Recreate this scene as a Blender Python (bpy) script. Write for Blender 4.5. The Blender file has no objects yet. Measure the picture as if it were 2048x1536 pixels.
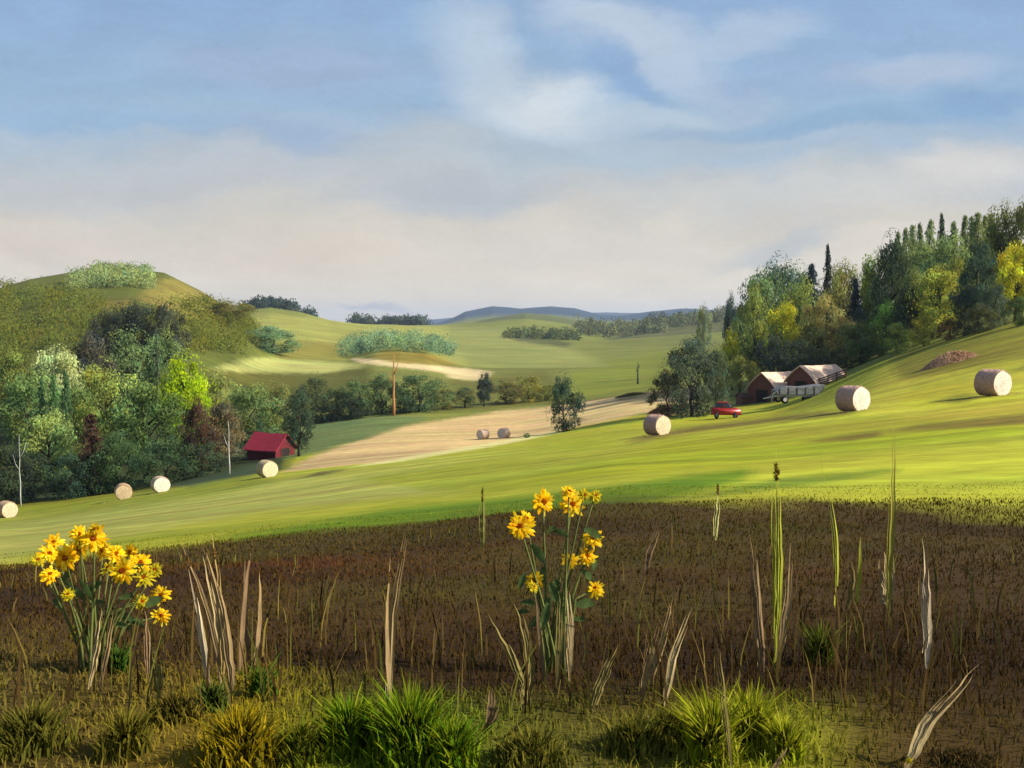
import bpy, bmesh, math, random
import numpy as np
from mathutils import Vector, Matrix
random.seed(7); rng = np.random.default_rng(7)
SC = bpy.context.scene
COL = SC.collection

# ------------------------------------------------------------ camera
F = 1024 / math.tan(math.radians(25)); PITCH = math.atan((768 - 650) / F)
cp, sp = math.cos(PITCH), math.sin(PITCH)
cam = bpy.data.objects.new('camera', bpy.data.cameras.new('camera'))
COL.objects.link(cam); SC.camera = cam
cam.data.angle = math.radians(50); cam.data.clip_start = 0.1; cam.data.clip_end = 40000
cam.location = (0, 0, 0); cam.rotation_euler = (math.pi / 2 - PITCH, 0, 0)

# ------------------------------------------------------------ light, sky, exposure
SUN_EL, SUN_AZ = math.radians(34), math.radians(103)        # azimuth from +Y (view) towards +X (right)
sd = Vector((math.cos(SUN_EL) * math.sin(SUN_AZ), math.cos(SUN_EL) * math.cos(SUN_AZ), math.sin(SUN_EL)))
L = bpy.data.lights.new('sun', 'SUN'); L.energy = 5.0; L.angle = math.radians(0.8); L.color = (1, 0.93, 0.8)
sun = bpy.data.objects.new('sun', L); COL.objects.link(sun)
sun.rotation_euler = sd.to_track_quat('Z', 'Y').to_euler(); sun.location = (40, 0, 60)
SC.view_settings.view_transform = 'Standard'; SC.view_settings.look = 'None'
SC.view_settings.exposure = 0.55; SC.view_settings.gamma = 1

def s2l(c):
    c = np.asarray(c, float) / 255.0
    return np.where(c <= 0.04045, c / 12.92, ((c + 0.055) / 1.055) ** 2.4)
def ray(x, y):                                             # full-size photo pixel -> (X/Y, Z/Y)
    u = (x - 1024) / F; v = (768 - y) / F
    d = cp + v * sp
    return u / d, (-sp + v * cp) / d
EXPK = 2 ** 0.55

w = bpy.data.worlds.new('World'); SC.world = w; w.use_nodes = True
nt = w.node_tree; N = nt.nodes; LK = nt.links; N.clear()
def wn(t, **k):
    n = N.new(t)
    for a, b in k.items(): setattr(n, a, b)
    return n
def wmath(op, a, b=None, c=None):
    n = wn('ShaderNodeMath', operation=op)
    for i, q in enumerate((a, b, c)):
        if q is None: continue
        if isinstance(q, (int, float)): n.inputs[i].default_value = q
        else: LK.new(q, n.inputs[i])
    return n.outputs[0]
def world_build():
    out = wn('ShaderNodeOutputWorld'); bg = wn('ShaderNodeBackground')
    tc = wn('ShaderNodeTexCoord'); sep = wn('ShaderNodeSeparateXYZ'); LK.new(tc.outputs['Generated'], sep.inputs[0])
    X, Y, Z = sep.outputs
    ay = wmath('MAXIMUM', wmath('ABSOLUTE', Y), 0.15)
    s = wmath('DIVIDE', X, ay); t = wmath('DIVIDE', Z, ay)
    P = wn('ShaderNodeCombineXYZ'); LK.new(s, P.inputs[0]); LK.new(t, P.inputs[1])
    # drifting wisps: two scales of noise push the coordinates about
    mp = wn('ShaderNodeMapping'); mp.inputs['Scale'].default_value = (2.6, 4.6, 1); LK.new(P.outputs[0], mp.inputs[0])
    n1 = wn('ShaderNodeTexNoise'); n1.inputs['Scale'].default_value = 1.6; n1.inputs['Detail'].default_value = 8
    n1.inputs['Roughness'].default_value = 0.6
    LK.new(mp.outputs[0], n1.inputs['Vector'])
    sub = wn('ShaderNodeVectorMath', operation='SUBTRACT'); LK.new(n1.outputs['Color'], sub.inputs[0]); sub.inputs[1].default_value = (.5, .5, .5)
    sc = wn('ShaderNodeVectorMath', operation='MULTIPLY'); LK.new(sub.outputs[0], sc.inputs[0]); sc.inputs[1].default_value = (0.15, 0.11, 0)
    ad = wn('ShaderNodeVectorMath', operation='ADD'); LK.new(P.outputs[0], ad.inputs[0]); LK.new(sc.outputs[0], ad.inputs[1])
    D = ad.outputs[0]
    sky = wn('ShaderNodeTexSky', sky_type='NISHITA', sun_disc=False); sky.sun_elevation = SUN_EL; sky.sun_rotation = SUN_AZ
    sky.air_density = 1.0; sky.dust_density = 2.0; sky.ozone_density = 1.5
    skm = wn('ShaderNodeVectorMath', operation='SCALE'); LK.new(sky.outputs[0], skm.inputs[0]); skm.inputs['Scale'].default_value = 0.10
    cur = skm.outputs[0]
    def mix(fac, a, colr):
        m = wn('ShaderNodeMix', data_type='RGBA'); m.clamp_factor = True
        if isinstance(fac, (int, float)): m.inputs[0].default_value = fac
        else: LK.new(fac, m.inputs[0])
        LK.new(a, m.inputs[6])
        if isinstance(colr, tuple): m.inputs[7].default_value = (*(s2l(colr) / EXPK), 1)
        else: LK.new(colr, m.inputs[7])
        return m.outputs[2]
    # base cloud veil graded by elevation
    sepD = wn('ShaderNodeSeparateXYZ'); LK.new(D, sepD.inputs[0])
    cr = wn('ShaderNodeValToRGB'); LK.new(wmath('MULTIPLY', sepD.outputs[1], 2.5), cr.inputs[0])
    stops = [(0.0, (248, 236, 214)), (0.12, (234, 224, 206)), (0.24, (215, 207, 194)), (0.36, (184, 196, 206)), (0.5, (154, 183, 212)), (0.72, (146, 176, 212)), (1, (128, 162, 210))]
    el = cr.color_ramp.elements
    while len(el) < len(stops): el.new(0.5)
    for e, (p, c) in zip(el, stops):
        e.position = p; e.color = (*(s2l(c) / EXPK), 1)
    fac = wn('ShaderNodeMapRange'); fac.interpolation_type = 'SMOOTHSTEP'
    LK.new(t, fac.inputs[0]); fac.inputs[1].default_value = 1.6; fac.inputs[2].default_value = 0.35
    fac.inputs[3].default_value = 0.15; fac.inputs[4].default_value = 0.93
    cur = mix(fac.outputs[0], cur, cr.outputs[0])
    # patches of cloud and clear sky: px centre, px radii, tilt, colour, strength
    B = [(300, 360, 620, 80, 4, (192, 196, 201), .6), (150, 255, 420, 42, -3, (150, 182, 214), .75), (650, 290, 420, 45, -4, (146, 172, 206), .55),
         (560, 130, 420, 90, 0, (164, 180, 208), .5), (985, 90, 120, 80, -50, (200, 212, 222), .5), (1120, 195, 120, 60, 10, (222, 228, 231), .6), (1500, 60, 200, 60, 15, (196, 210, 226), .5), (1300, 230, 220, 50, -8, (198, 212, 222), .5), (830, 300, 260, 90, 10, (192, 198, 200), .6), (1060, 210, 230, 90, -14, (212, 220, 226), .8),
         (960, 110, 180, 110, -35, (186, 204, 220), .6), (1230, 50, 260, 90, -18, (200, 212, 224), .65), (1330, 130, 330, 60, -30, (186, 202, 220), .6),
         (1230, 130, 150, 45, -38, (138, 170, 208), .8), (1690, 245, 480, 42, 5, (140, 174, 206), .85), (1560, 160, 180, 70, 0, (152, 176, 210), .6),
         (1830, 130, 300, 50, 8, (182, 196, 216), .7), (1300, 330, 420, 40, 3, (172, 192, 208), .6), (1980, 190, 220, 40, 5, (134, 168, 204), .8),
         (900, 400, 360, 50, 4, (176, 188, 200), .6), (1650, 300, 330, 36, 8, (164, 186, 208), .6), (1500, 400, 420, 45, 6, (204, 206, 204), .6), (1930, 330, 260, 65, 8, (218, 214, 208), .8),
         (1750, 400, 300, 45, 12, (206, 206, 203), .7), (1560, 485, 220, 30, 12, (186, 193, 198), .7), (1150, 480, 420, 70, 0, (220, 214, 204), .7),
         (620, 520, 300, 70, 0, (222, 208, 190), .5), (120, 500, 300, 60, 0, (222, 210, 196), .7), (760, 604, 120, 9, 0, (170, 180, 196), .5)]
    for (x, y, rx, ry, tilt, c, k) in B:
        s0, t0 = ray(x, y)
        m = wn('ShaderNodeMapping', vector_type='TEXTURE')
        m.inputs['Location'].default_value = (s0, t0, 0); m.inputs['Rotation'].default_value = (0, 0, math.radians(tilt))
        m.inputs['Scale'].default_value = (rx / F, ry / F, 1); LK.new(D, m.inputs[0])
        g = wn('ShaderNodeTexGradient', gradient_type='SPHERICAL'); LK.new(m.outputs[0], g.inputs[0])
        r = wn('ShaderNodeMapRange'); r.interpolation_type = 'SMOOTHSTEP'; LK.new(g.outputs[1], r.inputs[0])
        r.inputs[1].default_value = 0; r.inputs[2].default_value = 0.75; r.inputs[4].default_value = k
        cur = mix(r.outputs[0], cur, c)
    # thin brushed streaks
    mp2 = wn('ShaderNodeMapping'); mp2.inputs['Scale'].default_value = (5, 17, 1); mp2.inputs['Rotation'].default_value = (0, 0, 0.06); LK.new(D, mp2.inputs[0])
    n2 = wn('ShaderNodeTexNoise'); n2.inputs['Scale'].default_value = 2.2; n2.inputs['Detail'].default_value = 9; LK.new(mp2.outputs[0], n2.inputs['Vector'])
    r2 = wn('ShaderNodeMapRange'); LK.new(n2.outputs[0], r2.inputs[0]); r2.inputs[1].default_value = 0.3; r2.inputs[2].default_value = 0.7
    r2.inputs[3].default_value = 0.965; r2.inputs[4].default_value = 1.075
    fin = wn('ShaderNodeVectorMath', operation='SCALE'); LK.new(cur, fin.inputs[0])
    n3 = wn('ShaderNodeTexNoise'); n3.inputs['Scale'].default_value = 46; n3.inputs['Detail'].default_value = 8; n3.inputs['Roughness'].default_value = .7; LK.new(mp.outputs[0], n3.inputs['Vector'])
    r3 = wn('ShaderNodeMapRange'); LK.new(n3.outputs[0], r3.inputs[0]); r3.inputs[1].default_value = .3; r3.inputs[2].default_value = .7; r3.inputs[3].default_value = .965; r3.inputs[4].default_value = 1.035
    LK.new(wmath('MULTIPLY', r2.outputs[0], r3.outputs[0]), fin.inputs['Scale'])
    LK.new(fin.outputs[0], bg.inputs[0]); bg.inputs[1].default_value = 1.0
    LK.new(bg.outputs[0], out.inputs[0])
world_build()

# ------------------------------------------------------------ helpers
ALB = 0.62                                                  # sunlit picture colour -> base colour
def A(r, g, b, k=1.0): return tuple(s2l((r, g, b)) * ALB * k)

def pchip(x, y, q):
    x = np.asarray(x, float); h = np.diff(x); d = np.diff(y, axis=0) / h.reshape(-1, *([1] * (y.ndim - 1)))
    m = np.zeros_like(y)
    m[0] = d[0]; m[-1] = d[-1]
    same = d[:-1] * d[1:] > 0
    with np.errstate(divide='ignore', invalid='ignore'):
        hm = 2 * d[:-1] * d[1:] / (d[:-1] + d[1:])
    m[1:-1] = np.where(same, hm, 0)
    i = np.clip(np.searchsorted(x, q) - 1, 0, len(x) - 2)
    hh = h[i].reshape(-1, *([1] * (y.ndim - 1))); tt = ((q - x[i]) / h[i]).reshape(-1, *([1] * (y.ndim - 1)))
    return ((2*tt**3 - 3*tt**2 + 1) * y[i] + (tt**3 - 2*tt**2 + tt) * hh * m[i] + (-2*tt**3 + 3*tt**2) * y[i+1] + (tt**3 - tt**2) * hh * m[i+1])

# ------------------------------------------------------------ terrain heights
CX = [-700, -200, 0, 256, 512, 768, 1024, 1280, 1536, 1792, 2048, 2248, 2800]
ROWS = [
 (5.5, [1235, 1230, 1225, 1220, 1215, 1210, 1205, 1200, 1200, 1200, 1200, 1200, 1200]),
 (10,  [1150, 1140, 1130, 1105, 1078, 1058, 1032, 1004, 1006, 1008, 1010, 1010, 1010]),
 (20,  [1110, 1100, 1090, 1062, 1035, 1012, 985, 955, 948, 935, 920, 915, 910]),
 (35,  [1080, 1070, 1066, 1038, 1008, 975, 945, 915, 896, 872, 848, 835, 830]),
 (60,  [1065, 1058, 1050, 1018, 980, 942, 912, 884, 850, 815, 785, 770, 760]),
 (90,  [1050, 1044, 1036, 996, 953, 922, 898, 864, 836, 768, 706, 680, 660]),
 (130, [1000, 992, 980, 958, 922, 893, 883, 846, 824, 722, 638, 600, 570]),
 (180, [930, 920, 905, 880, 888, 860, 850, 806, 776, 688, 602, 560, 530]),
 (230, [860, 840, 825, 800, 850, 829, 818, 784, 745, 668, 585, 545, 510]),
 (300, [770, 750, 740, 715, 775, 775, 785, 768, 715, 652, 575, 535, 500]),
 (400, [700, 680, 660, 655, 716, 734, 748, 745, 690, 645, 570, 535, 500]),
 (520, [650, 630, 620, 620, 680, 712, 724, 722, 682, 650, 575, 545, 520]),
 (700, [640, 640, 640, 640, 658, 680, 697, 700, 678, 655, 590, 560, 540]),
 (1000,[640, 640, 645, 645, 642, 660, 672, 680, 672, 660, 620, 600, 590]),
 (1500,[650, 650, 650, 650, 648, 652, 656, 664, 664, 660, 640, 635, 630]),
 (2500,[655] * 13), (4000, [653] * 13), (9000, [652] * 13)]
def build_lut():
    cs = [ray(x, 650)[0] for x in CX]
    Ys = [0.3, 3.0]; Hh = [[-1.2] * len(CX), [-1.21] * len(CX)]
    for Y, r in ROWS:
        Ys.append(Y); Hh.append([ray(x, y)[1] * Y for x, y in zip(CX, r)])
    Hh = np.array(Hh); ly = np.log(np.array(Ys))
    q = np.linspace(ly[0], ly[-1], 1400)
    a = pchip(ly, Hh, q)
    sq = np.linspace(cs[0], cs[-1], 800)
    b = pchip(np.array(cs), a.T.copy(), sq)                 # (s, logY)
    return sq, q, b
SQ, LQ, LUT = build_lut()
RIDGES = [
 (560, 170, [(-700, 620), (-200, 600), (0, 580), (60, 563), (150, 548), (256, 541), (330, 549), (400, 582), (450, 612), (500, 640), (580, 700)]),
 (1050, 260, [(400, 670), (440, 640), (480, 622), (540, 615), (600, 624), (660, 640), (720, 648), (800, 652), (900, 655)]),
 (500, 130, [(640, 735), (690, 712), (740, 698), (800, 693), (860, 698), (910, 712), (960, 735)]),
 (2100, 700, [(800, 657), (880, 650), (950, 645), (1010, 634), (1050, 628), (1100, 632), (1180, 645), (1260, 652), (1400, 655)]),
 (1250, 350, [(1080, 690), (1180, 682), (1240, 670), (1290, 660), (1360, 651), (1450, 643), (1560, 640), (1700, 640)]),
 (4600, 1200, [(820, 655), (880, 640), (930, 624), (985, 613), (1040, 618), (1100, 613), (1150, 617), (1200, 631), (1240, 632), (1300, 624), (1370, 618), (1430, 621), (1500, 632), (1700, 640)]),
 (7500, 1500, [(300, 655), (700, 646), (850, 640), (1000, 628), (1200, 625), (1400, 628), (1600, 630), (1900, 645)])]
def vnoise(x, y, seed=0):
    xi = np.floor(x).astype(np.int64); yi = np.floor(y).astype(np.int64); fx = x - xi; fy = y - yi
    fx = fx*fx*(3-2*fx); fy = fy*fy*(3-2*fy)
    def hsh(a, b):
        n = (a * 374761393 + b * 668265263 + seed * 1442695041) & 0xffffffff
        n = ((n ^ (n >> 13)) * 1274126177) & 0xffffffff
        return ((n ^ (n >> 16)) & 0xffff) / 65535.0
    return (hsh(xi, yi)*(1-fx) + hsh(xi+1, yi)*fx)*(1-fy) + (hsh(xi, yi+1)*(1-fx) + hsh(xi+1, yi+1)*fx)*fy
def fbm(x, y, seed=0, o=4):
    v = 0; a = 0.5; t = 0
    for i in range(o):
        v = v + a * vnoise(x, y, seed + i); t += a; a *= .5; x = x * 2.03 + 3.1; y = y * 2.03 + 1.7
    return v / t
def _hsY(s, Y):
    s = np.clip(s, SQ[0], SQ[-1]); ly = np.clip(np.log(np.maximum(Y, 0.3)), LQ[0], LQ[-1])
    a = (s - SQ[0]) / (SQ[1] - SQ[0]); b = (ly - LQ[0]) / (LQ[1] - LQ[0])
    i = np.clip(a.astype(int), 0, len(SQ) - 2); j = np.clip(b.astype(int), 0, len(LQ) - 2); fa = a - i; fb = b - j
    h = (LUT[i, j]*(1-fa) + LUT[i+1, j]*fa)*(1-fb) + (LUT[i, j+1]*(1-fa) + LUT[i+1, j+1]*fa)*fb
    for (Y0, wd, pl) in RIDGES:
        ps = [ray(p[0], 650)[0] for p in pl]; pt = [ray(p[0], p[1])[1] for p in pl]
        top = np.interp(s, ps, pt) * Y0
        edge = np.clip((s - ps[0]) / 0.05, 0, 1) * np.clip((ps[-1] - s) / 0.05, 0, 1) if Y0 not in (560,) else np.clip((ps[-1] - s) / 0.05, 0, 1)
        bump = np.exp(-((Y - Y0) / wd) ** 2) * edge
        h = np.where(top > h, h + (top - h) * bump, h)
    return h
def H(X, Y):
    X = np.asarray(X, float); Y = np.asarray(Y, float)
    th = np.arctan2(X, Y); r = np.hypot(X, Y); lim = math.radians(33)
    tc = np.clip(th, -lim, lim)
    h = _hsY(np.tan(tc), r * np.cos(tc))
    back = np.clip((np.abs(th) - lim) / (math.pi - lim), 0, 1); back = back*back*(3-2*back)
    other = _hsY(np.tan(-tc), r * np.cos(tc))
    h = h * (1 - back * .5) + other * back * .5
    amp = np.clip((r - 2) / 10, 0, 1)
    h = h + (fbm(X * 0.45, Y * 0.45, 5) - .5) * 0.10 * np.clip(r / 6, 0.3, 1) + (fbm(X * 0.05, Y * 0.05, 9) - .5) * 0.5 * np.clip((r - 12) / 60, 0, 1)
    far = np.clip((r - 400) / 800, 0, 1)
    h = h + (fbm(X * 0.006, Y * 0.006, 21) - .5) * 9 * far
    return h
def h1(X, Y): return float(H(np.array([X]), np.array([Y]))[0])
def project(X, Y, Z):
    d = Y * cp - Z * sp
    u = X / d; v = (Y * sp + Z * cp) / d
    return 1024 + u * F, 768 - v * F
def ground_hit(x, y, Ymin=2.2, Ymax=9000):                  # where the line of sight first meets the ground
    s, t = ray(x, y); Ys = np.exp(np.linspace(math.log(Ymin), math.log(Ymax), 3000))
    d = H(s * Ys, Ys) - t * Ys
    k = np.argmax(d > 0)
    return float(s * Ys[k]), float(Ys[k]), float(H(np.array([s * Ys[k]]), np.array([Ys[k]]))[0])

# ------------------------------------------------------------ materials
def newmat(name):
    m = bpy.data.materials.new(name); m.use_nodes = True; nt = m.node_tree; nt.nodes.clear()
    return m, nt, nt.nodes.new('ShaderNodeOutputMaterial')
def mat_simple(name, col, rough=0.8, noise=0.25, nscale=6.0, stretch=(1, 1, 1), bump=0.0, metal=0, spec=0.3, obj_color=False):
    m, nt, out = newmat(name); n = nt.nodes; l = nt.links
    b = n.new('ShaderNodeBsdfPrincipled'); b.inputs['Roughness'].default_value = rough; b.inputs['Metallic'].default_value = metal
    b.inputs['Specular IOR Level'].default_value = spec
    tc = n.new('ShaderNodeTexCoord'); mp = n.new('ShaderNodeMapping'); mp.inputs['Scale'].default_value = stretch
    l.new(tc.outputs['Object'], mp.inputs[0])
    nz = n.new('ShaderNodeTexNoise'); nz.inputs['Scale'].default_value = nscale; nz.inputs['Detail'].default_value = 6; l.new(mp.outputs[0], nz.inputs['Vector'])
    mr = n.new('ShaderNodeMapRange'); l.new(nz.outputs[0], mr.inputs[0]); mr.inputs[1].default_value = .3; mr.inputs[2].default_value = .7
    mr.inputs[3].default_value = 1 - noise; mr.inputs[4].default_value = 1 + noise
    sc = n.new('ShaderNodeVectorMath'); sc.operation = 'SCALE'; l.new(mr.outputs[0], sc.inputs['Scale'])
    if obj_color:
        oi = n.new('ShaderNodeObjectInfo'); l.new(oi.outputs['Color'], sc.inputs[0])
    else: sc.inputs[0].default_value = col
    l.new(sc.outputs[0], b.inputs['Base Color'])
    if bump:
        bp = n.new('ShaderNodeBump'); bp.inputs['Strength'].default_value = bump; bp.inputs['Distance'].default_value = 0.05
        l.new(nz.outputs[0], bp.inputs['Height']); l.new(bp.outputs[0], b.inputs['Normal'])
    l.new(b.outputs[0], out.inputs[0]); return m
def mat_leaf(name, use_obj=True, transl=0.35, rough=0.7, up=0.0):
    """colour = object colour x the leaf's own tint attribute; light passes through thin leaves"""
    m, nt, out = newmat(name); n = nt.nodes; l = nt.links
    at = n.new('ShaderNodeAttribute'); at.attribute_name = 'tint'
    src = at.outputs['Color']
    if use_obj:
        oi = n.new('ShaderNodeObjectInfo'); mu = n.new('ShaderNodeVectorMath'); mu.operation = 'MULTIPLY'
        l.new(oi.outputs['Color'], mu.inputs[0]); l.new(at.outputs['Color'], mu.inputs[1]); src = mu.outputs[0]
    d = n.new('ShaderNodeBsdfDiffuse'); d.inputs['Roughness'].default_value = rough; l.new(src, d.inputs[0])
    t = n.new('ShaderNodeBsdfTranslucent'); l.new(src, t.inputs[0])
    if up:                                                  # blades bend the light as a sward does: normals lean to the sky
        ge = n.new('ShaderNodeNewGeometry'); a1 = n.new('ShaderNodeVectorMath'); a1.operation = 'SCALE'; a1.inputs['Scale'].default_value = 1 - up; l.new(ge.outputs['Normal'], a1.inputs[0])
        a2 = n.new('ShaderNodeVectorMath'); a2.operation = 'ADD'; a2.inputs[1].default_value = (0, 0, up); l.new(a1.outputs[0], a2.inputs[0])
        a3 = n.new('ShaderNodeVectorMath'); a3.operation = 'NORMALIZE'; l.new(a2.outputs[0], a3.inputs[0]); l.new(a3.outputs[0], d.inputs['Normal'])
    mx = n.new('ShaderNodeMixShader'); mx.inputs[0].default_value = transl; l.new(d.outputs[0], mx.inputs[1]); l.new(t.outputs[0], mx.inputs[2])
    l.new(mx.outputs[0], out.inputs[0]); return m
LEAF = mat_leaf('foliage', transl=.4, up=.35); GRASS = mat_leaf('grass_blades', use_obj=False, transl=0.2, up=.75); PETAL = mat_leaf('petals', use_obj=False, transl=0.35)
BARK = mat_simple('bark', A(70, 60, 50), nscale=8, stretch=(3, 3, .6), bump=.4)
BARKOBJ = mat_simple('bark_tinted', (1, 1, 1), nscale=4, stretch=(3, 3, .5), bump=.4, noise=.35, obj_color=True)

def tag(o, label=None, cat=None, group=None, kind=None):
    if label: o['label'] = label
    if cat: o['category'] = cat
    if group: o['group'] = group
    if kind: o['kind'] = kind
    return o
def mesh_obj(name, V, faces, mat, parent=None, tint=None, smooth=False):
    """V (n,3); faces: (m,k) int array or list of such arrays; tint per vertex (n,3)"""
    me = bpy.data.meshes.new(name); V = np.asarray(V, np.float32)
    if not isinstance(faces, list): faces = [faces]
    faces = [np.asarray(f, np.int32) for f in faces if len(f)]
    loops = np.concatenate([f.ravel() for f in faces]); tot = np.concatenate([np.full(len(f), f.shape[1], np.int32) for f in faces])
    st = np.concatenate([[0], np.cumsum(tot)[:-1]]).astype(np.int32)
    me.vertices.add(len(V)); me.vertices.foreach_set('co', V.ravel())
    me.loops.add(len(loops)); me.loops.foreach_set('vertex_index', loops)
    me.polygons.add(len(tot)); me.polygons.foreach_set('loop_start', st); me.polygons.foreach_set('loop_total', tot)
    if smooth: me.polygons.foreach_set('use_smooth', np.ones(len(tot), bool))
    if tint is not None:
        a = me.color_attributes.new('tint', 'FLOAT_COLOR', 'POINT')
        c = np.ones((len(V), 4), np.float32); c[:, :3] = tint; a.data.foreach_set('color', c.ravel())
    me.update(); me.validate()
    if mat: me.materials.append(mat)
    o = bpy.data.objects.new(name, me); COL.objects.link(o)
    if parent: o.parent = parent
    return o
def bm_obj(name, bm, mat, parent=None, smooth=False):
    me = bpy.data.meshes.new(name); bm.to_mesh(me); bm.free()
    if smooth:
        for p in me.polygons: p.use_smooth = True
    me.materials.append(mat); o = bpy.data.objects.new(name, me); COL.objects.link(o)
    if parent: o.parent = parent
    return o
def empty(name, loc, rz=0.0, scale=None):
    o = bpy.data.objects.new(name, None); COL.objects.link(o); o.location = loc; o.rotation_euler = (0, 0, rz)
    o.empty_display_size = 0.2
    if scale: o.scale = scale
    return o
def tube(bm, pts, rad, seg=7, cap=True):
    pts = [Vector(p) for p in pts]; rings = []
    for i, p in enumerate(pts):
        d = (pts[min(i+1, len(pts)-1)] - pts[max(i-1, 0)]).normalized()
        a = d.cross(Vector((0.13, 1, 0.21))).normalized(); b = d.cross(a)
        rings.append([bm.verts.new(p + (a * math.cos(q) + b * math.sin(q)) * rad[i]) for q in [2*math.pi*k/seg for k in range(seg)]])
    for r0, r1 in zip(rings, rings[1:]):
        for k in range(seg): bm.faces.new((r0[k], r0[(k+1) % seg], r1[(k+1) % seg], r1[k]))
    if cap:
        bm.faces.new(rings[0][::-1]); bm.faces.new(rings[-1])
def box(bm, x0, x1, y0, y1, z0, z1, M=None):
    vs = [bm.verts.new((x, y, z)) for x in (x0, x1) for y in (y0, y1) for z in (z0, z1)]
    if M:
        for v in vs: v.co = M @ v.co
    for f in ((0,1,3,2),(4,6,7,5),(0,4,5,1),(2,3,7,6),(0,2,6,4),(1,5,7,3)): bm.faces.new([vs[i] for i in f])
    return vs

# ------------------------------------------------------------ ground
def verge_color(X, Y):
    n = fbm(X*.8, Y*1.6, 3)[..., None]; n2 = fbm(X*.30+9, Y*.9, 8)[..., None]; n3 = fbm(X*.5+40, Y*.7, 18)[..., None]
    c = np.array(A(96, 72, 36)) * (1-n) + np.array(A(110, 90, 42)) * n
    def mx(m, col): nonlocal c; c = c*(1-m) + np.array(col)*m
    d = Y[..., None]; x = X[..., None]
    mx(np.clip((n2-.50)*5, 0, 1)*.7*np.clip((d-4.5)/1.5, 0, 1)*np.clip((2.5-x)/2, 0, 1), A(122, 72, 38))
    mx(np.clip((n3-.52)*5, 0, 1)*.7, A(112, 102, 44)); mx(np.clip((.44-n3)*6, 0, 1)*.7, A(74, 54, 30))
    low = np.clip((4.45 + (n3-.5)*3.2 + (n-.5)*1.2 - d)/1.5, 0, 1) * (1 - .75*np.clip((x/d*3.1 - .9)/.35, 0, 1))
    mx(low*.85, A(124, 108, 38))
    for (cx, w_, col, k) in ((-1.6, .35, (104, 96, 44), .8), (-.72, .22, (168, 142, 30), .9), (-.30, .40, (116, 144, 30), .95), (.22, .3, (108, 106, 44), .6), (.72, .26, (170, 176, 40), .95), (1.4, .4, (98, 78, 48), .8)):
        mx(low*np.exp(-((x/d*3.1 - cx)/w_)**2)*k, A(*col))
    return c*(.60 + .45*low)
def inpoly(px, py, poly):
    c = np.zeros(px.shape, bool); n = len(poly)
    for i in range(n):
        x1, y1 = poly[i]; x2, y2 = poly[(i+1) % n]
        if y1 == y2: continue
        c ^= ((y1 > py) != (y2 > py)) & (px < (x2-x1)*(py-y1)/(y2-y1)+x1)
    return c
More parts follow.
